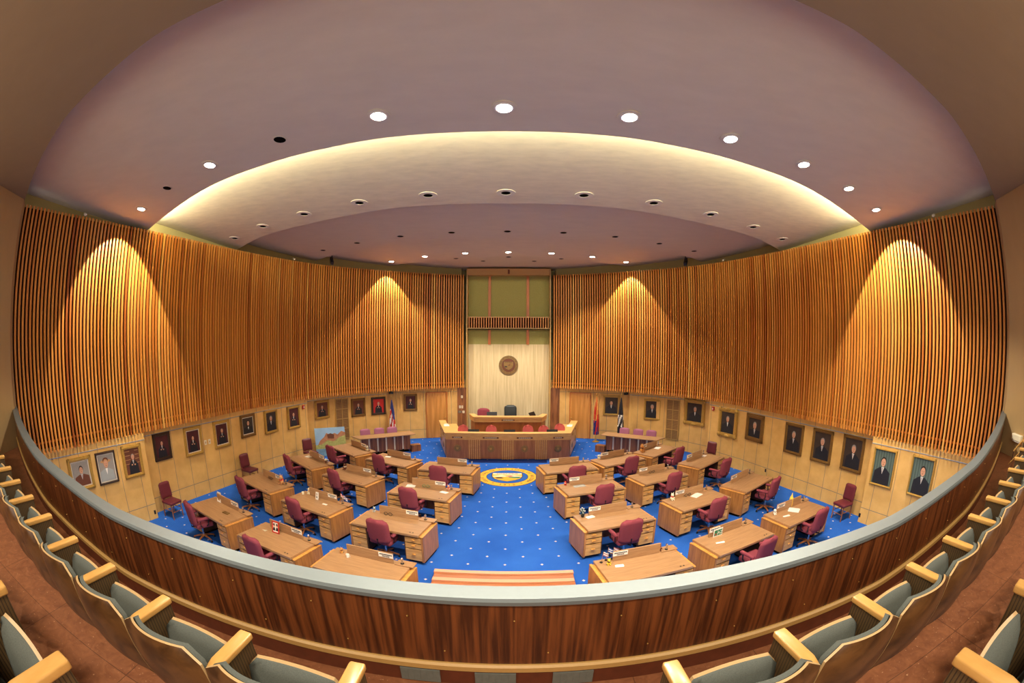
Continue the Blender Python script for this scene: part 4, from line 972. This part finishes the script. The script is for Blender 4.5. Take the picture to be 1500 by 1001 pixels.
for i, (x, y, z, w, h, fm, bgm, hair, suit, lab) in enumerate(PORT):
    q, an = wall_at(x, y); nrm = (math.sin(an), -math.cos(an)); rnd = random.Random(i)
    if i in (21, 22): w = .78
    t = thing('portrait_painting', lab, 'painting', (q.x+nrm[0]*.03, q.y+nrm[1]*.03, z), an, 'portraits on the chamber walls')
    fw = .09 if i not in (15, 16, 17) else .15
    if i in (21, 22, 1): fw = .05
    liner = i in (1, 4, 5, 6, 0)
    mb = MB(); 
    for c, d in (((-w/2+fw/2, 0, 0), (fw, .05, h)), ((w/2-fw/2, 0, 0), (fw, .05, h)), ((0, 0, h/2-fw/2), (w, .05, fw)), ((0, 0, -h/2+fw/2), (w, .05, fw))):
        mb.box(c, d, fm); mb.box((c[0]*1.0, -.02, c[2]), (d[0]*.45 if d[0] < d[2] else d[0]-fw*.5, .04, d[2]*.45 if d[2] < d[0] else d[2]-fw*.5), fm)
    mb.build('frame', t, bevel=.006)
    if i in (15, 16):
        for sx in (-1, 1):
            for sz in (-1, 1): mb = MB(); mb.ball((sx*(w/2-.06), -.03, sz*(h/2-.06)), .09, fm, 8, (1, .4, 1)); mb.build('carved_ornament', t, smooth=60)
        for sz in (-1, 1): mb = MB(); mb.ball((0, -.03, sz*(h/2-.04)), .1, fm, 8, (1.6, .35, .7)); mb.build('carved_ornament', t, smooth=60)
    iw, ih = w-2*fw+.01, h-2*fw+.01
    if liner:
        mb = MB(); mb.box((0, .008, 0), (iw, .012, ih), 'liner'); mb.build('liner', t); iw -= .07; ih -= .07
    mb = MB(); yb = .0 if liner else .005
    mb.box((0, yb+.002, 0), (iw, .01, ih), bgm); y0 = yb-.003
    hx = rnd.uniform(-.04, .04)*iw; big = 1.35 if i == 17 else (1.2 if i in (0, 1, 6) else (.8 if i in (2, 8, 3, 4, 5, 9, 12, 10, 11) else 1.0))
    fr = .12*ih*big; hz = ih*.16 if big < 1.3 else ih*.12
    sw = iw*.42*min(1.1, big)
    sx0, sx1 = max(-iw/2, hx-sw), min(iw/2, hx+sw)
    mb.plate([(sx0, -ih/2), (sx1, -ih/2), (sx1-.02, -ih*.12), (hx+fr*.9, hz-fr*1.25), (hx-fr*.9, hz-fr*1.25), (sx0+.02, -ih*.12)], y0-.002, y0, suit)
    mb.plate([(hx-fr*.4, hz-fr*1.2), (hx, hz-fr*2.9), (hx+fr*.4, hz-fr*1.2)], y0-.003, y0-.002, 'white')
    if i not in (6, 15, 16, 1): mb.plate([(hx-fr*.12, hz-fr*1.3), (hx, hz-fr*2.8), (hx+fr*.12, hz-fr*1.3)], y0-.004, y0-.003, 'plum')
    def ell(cx, cz, rx, rz_, m, dy, a0=0, a1=2*PI, n=14): mb.plate([(cx+rx*math.cos(a0+(a1-a0)*k/n), cz+rz_*math.sin(a0+(a1-a0)*k/n)) for k in range(n)], y0-dy-.001, y0-dy, m)
    if i == 1: ell(hx, hz+fr*.7, fr*1.9, fr*.45, 'tanclay', .003); ell(hx, hz+fr*1.0, fr*1.0, fr*.7, 'brown', .0035)
    if i == 6: ell(hx, hz-.1*fr, fr*1.35, fr*1.6, hair, .003)
    ell(hx, hz+fr*.25, fr*.86, fr*1.05, hair, .004); ell(hx, hz-fr*.08, fr*.72, fr*1.0, 'skin', .005)
    for s in (-1, 1): ell(hx+s*fr*.27, hz+fr*.05, fr*.1, fr*.06, 'ink', .006)
    ell(hx, hz-fr*.5, fr*.22, fr*.06, 'red' if i == 6 else 'brown', .006); ell(hx+fr*.03, hz-fr*.2, fr*.09, fr*.16, 'tanclay', .006)
    if big < .9 and i > 1: ell(hx-fr*.8, hz-fr*3.0, fr*.4, fr*.3, 'skin', .005); ell(hx+fr*.7, hz-fr*3.1, fr*.4, fr*.3, 'skin', .005)
    if i == 2:
        for k in range(4): mb.box((-iw*.3, y0, ih*(.4-.16*k)), (iw*.35, .003, .012), 'tanclay'); mb.box((iw*.33, y0, ih*(.4-.16*k)), (iw*.25, .003, .012), 'tanclay')
    mb.build('canvas', t)
    if i not in (0, 1, 2, 21, 22): 
        mb = MB(); mb.box((0, -.032, -h/2+fw/2), (.12, .012, .03), 'brass'); mb.build('title_plate', t)
# picture wires / rail
for side, sg in (('left', -1), ('right', 1)):
    t = struct(bpy.data.objects.new('trim_'+side, None)); COL.objects.link(t)
    for s_ in SEG[:3]:
        mb = MB(); q = [(sg*x, y) for x, y in s_]; mb.sweep(q, [(.0, 2.225), (.0, 2.245), (.015*sg, 2.245), (.015*sg, 2.225)], 'glass'); mb.build('hanging_rail', t)
# grilles, alarms, plates
for sg, s in ((-1, 'left'), (1, 'right')):
    x, y = (-7.14, 17.79) if sg < 0 else (7.08, 17.86)
    q, an = wall_at(x, y); nrm = (math.sin(an), -math.cos(an))
    t = thing('louvred_grille', 'tall brown louvred air grille in eight panes on the %s wall' % s, 'grille', (q.x+nrm[0]*.02, q.y+nrm[1]*.02, 1.3), an, 'air grilles')
    mb = MB(); mb.box((0, 0, 0), (.6, .03, 1.72), 'grille'); mb.build('louvres', t)
    mb = MB()
    for xx in (-.3, 0, .3): mb.box((xx, -.018, 0), (.025, .02, 1.76), 'trim_tan')
    for k in range(5): mb.box((0, -.018, -.86+.43*k), (.62, .02, .025), 'trim_tan')
    mb.build('grille_frame', t)
    q, an = wall_at(sg*7.97, 15.67); nrm = (math.sin(an), -math.cos(an))
    t = thing('fire_alarm', 'small red fire alarm strobe high on the %s wall' % s, 'fire alarm', (q.x+nrm[0]*.0, q.y+nrm[1]*.0, 2.1), an, 'fire alarms')
    mb = MB(); mb.box((0, -.025, 0), (.11, .05, .15), 'red'); mb.build('housing', t, bevel=.006); mb = MB(); mb.box((0, -.055, .0), (.04, .012, .07), 'white'); mb.build('strobe_lens', t)
def outlet(x, y, z, m, label, w=.07, h=.115, name='outlet_plate', cat='outlet', flat=None):
    if flat is None: q, an = wall_at(x, y); nrm = (math.sin(an), -math.cos(an)); loc = (q.x+nrm[0]*.004, q.y+nrm[1]*.004, z)
    else: loc = (x, flat, z); an = 0
    t = thing(name, label, cat, loc, an, 'wall plates'); mb = MB(); mb.box((0, 0, 0), (w, .008, h), m); mb.build('cover', t, bevel=.002); mb = MB(); mb.box((0, -.006, 0), (w*.35, .008, h*.4), 'ink' if m == 'black' else 'trim_tan'); mb.build('insert', t)
outlet(-9.282, 10.783, 1.63, 'ivory', 'left one of two ivory switch plates between portraits on the left wall', .1, .15, 'switch_plate', 'switch')
outlet(-9.247, 10.96, 1.63, 'ivory', 'right one of two ivory switch plates between portraits on the left wall', .1, .15, 'switch_plate', 'switch')
outlet(-9.47, 8.02, .19, 'black', 'black outlet low on the left wall beside the nearest plum chair')
outlet(8.848, 12.698, .34, 'black', 'black outlet low on the right wall among the panels')
outlet(9.455, 8.079, .2, 'black', 'black outlet low on the right wall corner by the chair')
for x, z, w, h, l in ((-2.2, 1.96, .09, .12, 'top ivory switch plate on the dark walnut strip by the left door'), (-2.3, 1.47, .08, .13, 'middle left ivory switch plate on the dark walnut strip'), (-2.19, 1.47, .08, .13, 'middle right ivory switch plate on the dark walnut strip'), (-2.3, 1.23, .16, .11, 'wide grey plate at the bottom of the dark walnut strip'), (-2.13, 1.23, .1, .11, 'square ivory plate at the bottom right of the dark walnut strip')):
    outlet(x, 0, z, 'ivory' if 'grey' not in l else 'vent_steel', l, w, h, 'switch_plate', 'switch', flat=20.786)
# camera/spot fixtures beside the flags
for sg, s in ((-1, 'left'), (1, 'right')):
    t = thing('track_camera', 'small black camera on a bracket under the slats by the %s flag' % s, 'camera', (sg*5.25, 19.2, 2.3), 0, 'black cameras under the slats')
    mb = MB(); mb.box((0, 0, 0), (.2, .12, .1), 'black', rz=.4); mb.lathe([(.04, 0), (.04, -.1)], (0, -.05, 0), 'black', 12, 'y'); mb.build('camera_body', t, bevel=.008)
    mb = MB(); mb.tube([(0, 0, .05), (0, .05, .14), (sg*.05, .12, .2)], .015, 'black'); mb.build('bracket', t)
# speakers / projectors hanging above slats
for sg, s in ((-1, 'left'), (1, 'right')):
    t = thing('hanging_speaker', 'black angled speaker bracket in the dark gap above the %s slats' % s, 'speaker', (sg*6.95, 16.25, 7.82), sg*-.6, 'speakers above the slats')
    mb = MB(); mb.box((0, 0, 0), (.12, .4, .14), 'black', rx=.7); mb.build('speaker_box', t, bevel=.01)
    mb = MB(); mb.tube([(0, 0, .05), (0, 0, .25)], .02, 'black'); mb.build('hanger', t)
    for k, (x, y) in enumerate(((9.72, 6.0), (8.02, 15.0))):
        mb = MB(); mb.ball((0, 0, 0), .045, 'ivory', 10, (1, 1, .8)); mb.tube([(0, 0, .02), (sg*.06, 0, .06), (sg*.1, 0, .02)], .008, 'ivory'); tag(mb.build('sensor_head', loc=(sg*x, y, ZT+.05)), 'small white sensor on top of the %s slats, %s' % (s, 'nearer the gallery' if k == 0 else 'nearer the dais'), 'sensor', 'sensors on the slats')

# ------------------------------------------------------------------ downlights
def make_lit():
    t = thing('downlight', None, None)
    mb = MB(); disc(mb, .17, -.012, .0, 'cloud', ri=.12, n=32); disc(mb, .125, -.02, .0, 'white', ri=.105, n=32); mb.build('trim_ring', t)
    mb = MB(); mb.lathe([(.106, -.008), (.106, -.002)], (0, 0, 0), 'lit', 28); mb.build('lens', t)
    return t
def make_dark(ringm):
    def f():
        t = thing('downlight', None, None)
        mb = MB()
        if ringm == 'white': disc(mb, .2, -.012, .0, 'liner', ri=.1, n=32)
        else: disc(mb, .125, -.008, .0, 'cloud', ri=.1, n=32)
        mb.build('trim_ring', t)
        mb = MB(); mb.lathe([(.106, -.006), (.106, -.001)], (0, 0, 0), 'dark', 28); mb.build('dark_baffle', t)
        return t
    return f
lit, dark, ringed = Kind(make_lit), Kind(make_dark('no')), Kind(make_dark('white'))
SPOTS = []
def lights(i, items, desc):
    items = sorted(items)
    for n, (x, y, k) in enumerate(items):
        z = cloud_z(i, x, y)-.003; a, b = ARC[i](x), ARC[i+1](x); sl = math.atan2(CL[i][1]-CL[i][0], b-a)
        lab = '%s recessed ceiling light, %s from the left %s' % ({'lit': 'lit', 'dark': 'unlit black', 'ring': 'unlit white ringed'}[k.__getattribute__('nm')], ORD[n], desc)
        o = k.put(lab, 'ceiling light', (x, y, z), 0, 'recessed ceiling lights'); o.rotation_euler = (sl, 0, 0)
        if k is lit: SPOTS.append((x, y, z-.03, i))
lit.nm, dark.nm, ringed.nm = 'lit', 'dark', 'ring'
r1 = [(-1.64, 5.13), (.02, 5.1), (1.67, 5.18), (3.31, 5.39), (5.0, 5.73), (6.66, 6.25), (8.36, 6.98), (-5.0, 5.73), (-8.36, 6.98)]
lights(0, [(x, y, lit) for x, y in r1]+[(-3.31, 5.39, dark), (-6.66, 6.25, dark)], 'in the row nearest the gallery')
r2 = [0, 1.65, 3.29, 4.97, 6.66, 8.37]; y2 = [8.92, 8.97, 9.21, 9.71, 10.4, 11.35]
lights(1, [(s*x, y, ringed) for x, y in zip(r2, y2) for s in ((1, -1) if x else (1,))], 'in the second row')
r3 = [0, 1.67, 3.33, 5.03, 6.72]; y3 = [12.88, 12.95, 13.25, 13.93, 14.84]
lights(2, [(s*x, y, dark) for x, y in zip(r3, y3) for s in ((1, -1) if x else (1,))], 'in the third row')
r4 = [0, 1.66, 3.36, 5.03]; y4 = [16.68, 16.84, 17.42, 18.4]
lights(3, [(s*x, y, lit) for x, y in zip(r4, y4) for s in ((1, -1) if x else (1,))], 'in the fourth row')
lights(4, [(0, 18.4, dark), (-2.25, 18.7, dark), (-1.12, 19.28, dark), (1.12, 19.28, dark), (2.25, 18.7, dark)], 'in the row nearest the dais wall')

# ------------------------------------------------------------------ gallery seats
def make_seat(sg):
    "origin: floor under the aisle-side stanchion front end; x runs away from the aisle * sg"
    def f():
        t = thing('theatre_seat', None, None)
        px = .577; cx = sg*px/2; AH = .82
        mb = MB(); mb.box((0, -.19, AH-.05), (.066, .40, .03), 'arm')
        # armrest: tapered towards the back, rounded front
        mb = MB(); mb.prism([(-.034, 0), (.034, 0), (.037, -.02), (.037, -.27), (.022, -.34), (-.022, -.34), (-.037, -.27), (-.037, -.02)], AH-.035, AH, 'arm'); mb.build('armrest', t, bevel=.008, seg=3, smooth=40)
        mb = MB(); mb.prism([(-.026, -.012), (.026, -.012), (.026, -.30), (-.026, -.30)], .0, AH-.036, 'ribbed'); mb.build('stanchion', t, bevel=.003)
        mb = MB(); mb.lathe([(.03, 0), (.03, sg*.02), (.02, sg*.024)], (sg*.026, -.29, .42), 'black', 14, 'x'); mb.lathe([(.012, 0), (.012, sg*.012)], (sg*.05, -.29, .42), 'chrome', 10, 'x'); mb.build('hinge', t)
        # back shell, curved plywood with rounded top
        w = .575; h = .58; z0 = AH+.11-h; nu, nv = 14, 10
        def shell(w, h, z0, off, th, m, r=.1, edge=None, dome=0):
            k = MB(); A = []; B = []
            for j in range(nv+1):
                v = j/nv; dv = (1-v)*h; kx = 1.0
                if dv < r: kx = (w/2-r+math.sqrt(max(0, r*r-(r-dv)**2)))/(w/2)
                for i in range(nu+1):
                    u = i/nu*2-1; x = cx+u*w/2*kx; z = z0+v*h-.02*u*u*v; y = -.34-.16*(v*h)+.06*(u*u)*(.5+.5*v)-.03*math.sin(v*PI)
                    d = dome*(1-u*u)*math.sin(max(.0, min(1, v))*PI)**.5
                    A.append((x, y+off+th+d, z)); B.append((x, y+off, z))
            n1 = nu+1; N = len(A); fs = []; 
            f1 = [(j*n1+i, (j*n1+i)+n1, (j*n1+i)+n1+1, (j*n1+i)+1) for j in range(nv) for i in range(nu)]
            k.add(A+B, f1+[tuple(N+q for q in f[::-1]) for f in f1], m)
            rim = [j*n1 for j in range(nv+1)]+[nv*n1+i for i in range(1, nu+1)]+[j*n1+nu for j in range(nv-1, -1, -1)]+[i for i in range(nu-1, 0, -1)]
            k2 = [(rim[q], rim[(q+1) % len(rim)], N+rim[(q+1) % len(rim)], N+rim[q]) for q in range(len(rim))]
            k.add(A+B, k2, edge or m); return k
        shell(w, h, z0, 0, .016, 'shell', .1, 'edge').build('back_shell', t, smooth=40)
        shell(w-.03, h-.05, z0+.04, .018, .03, 'grey_fabric', .09, None, .02).build('back_cushion', t, smooth=50)
        # folded seat pan
        k = MB(); pw = .485; ph = .40; nu2, nv2 = 10, 8; A = []; B = []; C = []
        for j in range(nv2+1):
            v = j/nv2
            for i in range(nu2+1):
                u = i/nu2*2-1; r = .045; dv = min(v, 1-v)*ph; kx = 1
                if dv < r: kx = (pw/2-r+math.sqrt(max(0, r*r-(r-dv)**2)))/(pw/2)
                x = cx+u*pw/2*kx; z = AH-.07-ph+v*ph; y = -.19+.12*v-.02*u*u
                e = max(0, min(1, (1-abs(u))*3))**.5*max(0, min(1, dv/.08))**.5
                A.append((x, y-.02-.055*e, z)); B.append((x, y-.005, z)); C.append((x, y+.014, z+.006))
        n1 = nu2+1; N = len(A); f1 = [(j*n1+i, j*n1+i+1, (j+1)*n1+i+1, (j+1)*n1+i) for j in range(nv2) for i in range(nu2)]
        rim = [j*n1 for j in range(nv2+1)]+[nv2*n1+i for i in range(1, nu2+1)]+[j*n1+nu2 for j in range(nv2-1, -1, -1)]+[i for i in range(nu2-1, 0, -1)]
        def loop(o1, o2): return [(o1+rim[q], o1+rim[(q+1) % len(rim)], o2+rim[(q+1) % len(rim)], o2+rim[q]) for q in range(len(rim))]
        k.add(A+B, f1+loop(0, N), 'grey_fabric'); k.build('seat_cushion', t, smooth=60)
        k = MB(); k.add(B+C, f1+[tuple(N+q for q in f[::-1]) for f in f1], 'shell'); k.add(B+C, loop(0, N), 'edge'); k.build('seat_pan', t, smooth=40)
        return t
    return f
seatL, seatR = Kind(make_seat(-1)), Kind(make_seat(1))
def seat_row(off, x0, n, sg, z, row, step):
    line = [(x*.1, off+.0195*(x*.1)**2) for x in range(-100, 101)]
    line = [(p[0], p[1]) for p in line if (p[0]-x0)*sg > -.3]
    if sg < 0: line = line[::-1]
    # start exactly at x0
    st = None
    for a, b in zip(line[:-1], line[1:]):
        if (a[0]-x0)*sg <= 0 <= (b[0]-x0)*sg:
            f = (x0-a[0])/(b[0]-a[0]); st = (x0, a[1]+(b[1]-a[1])*f); line = [st]+[p for p in line if (p[0]-x0)*sg > 0]; break
    ps = resample(line, step)
    for i in range(min(n, len(ps)-1)):
        p, q = ps[i], ps[i+1]; an = math.atan2(q[1]-p[1], q[0]-p[0])
        if sg < 0: an += PI
        k = seatL if sg < 0 else seatR
        k.put('grey folding gallery seat, %s from the aisle in the %s row, %s side' % (ORD[i], row, 'left' if sg < 0 else 'right'), 'theatre seat', (p[0], p[1], z), an, 'gallery seats')
seat_row(1.335, -.51, 14, -1, F1, 'front', .577)
seat_row(1.335, .785, 12, 1, F1, 'front', .577)
seat_row(.34, -1.11, 4, -1, F2, 'second', .577)
seat_row(.34, 1.38, 4, 1, F2, 'second', .577)
# aisle handrail and lamp on the right gallery wall
t = thing('gallery_handrail', 'thin tan handrail sloping beside the last seats on the far right', 'handrail', (7.8, 2.3, F1))
mb = MB(); mb.tube([(0, -.4, 1.4), (0, .43, .47)], .016, 'arm'); mb.build('rail_bar', t); mb = MB(); mb.tube([(0, -.35, 1.1), (0, .5, .25)], .012, 'arm'); mb.build('rail_bar', t)
mb = MB(); mb.tube([(0, .43, 0), (0, .43, .48)], .012, 'chrome'); mb.build('rail_post', t); mb = MB(); mb.tube([(0, -.35, .48), (0, -.35, 1.34)], .012, 'chrome'); mb.build('rail_post', t)
t = thing('wall_lamp', 'small white box lamp low on the right gallery side wall', 'wall lamp', (9.27, 3.22, 3.2), math.atan2(-.72, -.37)+PI)
mb = MB(); mb.box((0, 0, 0), (.36, .1, .12), 'ivory'); mb.build('housing', t, bevel=.015); mb = MB(); mb.box((0, 0, -.07), (.3, .07, .03), 'white'); mb.build('diffuser', t, bevel=.01)

# ------------------------------------------------------------------ lights
def spot(loc, power, size, blend, color=(1, .89, .74), r=.05, rot=(0, 0, 0)):
    l = bpy.data.lights.new('lamp', 'SPOT'); l.energy = power; l.spot_size = math.radians(size); l.spot_blend = blend; l.color = color; l.shadow_soft_size = r
    o = bpy.data.objects.new('lamp', l); COL.objects.link(o); o.location = loc; o.rotation_euler = rot; return o
for x, y, z, i in SPOTS:
    p = 320 if i == 0 else 290
    if abs(x) > 8: p = 500
    if i == 3 and abs(x) > 4: p = 420
    if abs(x) > 8:
        a = math.radians(166 if x < 0 else 14); ax = Vector((math.sin(.57)*math.cos(a), math.sin(.57)*math.sin(a), -math.cos(.57)))
        spot((x, y, z), p, 71, .08, r=.03, rot=ax.to_track_quat('-Z', 'Y').to_euler())
    elif i == 3 and abs(x) > 4: spot((x, y, z), p, 76, .08, r=.03)
    else: spot((x, y, z), p, 112, .3)
# cove light behind the first cloud edge
def area(loc, sx, sy, power, color, rot=(0, 0, 0)):
    l = bpy.data.lights.new('lamp', 'AREA'); l.shape = 'RECTANGLE'; l.size = sx; l.size_y = sy; l.energy = power; l.color = color
    o = bpy.data.objects.new('lamp', l); COL.objects.link(o); o.location = loc; o.rotation_euler = rot; return o
xs = [-9.6+19.2*i/16 for i in range(17)]
for a, b in zip(xs[:-1], xs[1:]):
    ya, yb = ARC[1](a)-.28, ARC[1](b)-.28; L = math.dist((a, ya), (b, yb)); an = math.atan2(yb-ya, b-a)
    area(((a+b)/2, (ya+yb)/2, 7.98), L*.95, .06, 15*L, (1, .93, .66), (math.radians(115), 0, an))
    area(((a+b)/2, (ya+yb)/2+.22, 7.93), L*.95, .05, 4.5*L, (1, .95, .7), (math.radians(165), 0, an))
# added fill: unseen area lights under the gallery ceiling, behind and above the viewer
for x in (-7, -3.5, 0, 3.5, 7):
    o = area((x, -1.2, 7.6), .6, .6, 60, (1, .86, .68))
w = bpy.data.worlds.new('World'); scene.world = w; w.use_nodes = True; w.node_tree.nodes['Background'].inputs[0].default_value = (1, .88, .76, 1); w.node_tree.nodes['Background'].inputs[1].default_value = .85  # warm world fill, let in through the gallery back left open

# ------------------------------------------------------------------ camera (fisheye lens on a full frame body)
cam = bpy.data.cameras.new('Camera'); co = bpy.data.objects.new('Camera', cam); COL.objects.link(co); scene.camera = co
cam.type = 'PANO'; cam.sensor_width = 36; cam.sensor_fit = 'HORIZONTAL'; cam.clip_start = .01
try: cam.panorama_type = 'FISHEYE_EQUISOLID'; cam.fisheye_lens = 651.634/1500*36; cam.fisheye_fov = math.radians(200)
except AttributeError:
    pass
try: cam.cycles.panorama_type = 'FISHEYE_EQUISOLID'; cam.cycles.fisheye_lens = 651.634/1500*36; cam.cycles.fisheye_fov = math.radians(200)
except Exception: pass
PT, RO, YA = .018509, .003238, .002
def axis(x, y, f):
    c, s = math.cos(RO), math.sin(RO); x, y = c*x-s*y, s*x+c*y
    Y = f*math.cos(PT)+y*math.sin(PT); Z = -f*math.sin(PT)+y*math.cos(PT); c, s = math.cos(YA), math.sin(YA)
    return Vector((c*x+s*Y, -s*x+c*Y, Z))
X_, Y_, F_ = axis(1, 0, 0), axis(0, 1, 0), axis(0, 0, 1)
mat = Matrix((X_, Y_, -F_)).transposed().to_4x4(); mat.translation = Vector((.12, 0, 4.97)); co.matrix_world = mat

scene.view_settings.view_transform = 'Standard'; scene.view_settings.look = 'None'; scene.view_settings.gamma = 1; scene.view_settings.exposure = 1.3
scene.view_settings.use_curve_mapping = False
scene.cycles.use_denoising = True; scene.cycles.max_bounces = 8; scene.cycles.diffuse_bounces = 6; scene.cycles.sample_clamp_indirect = 6
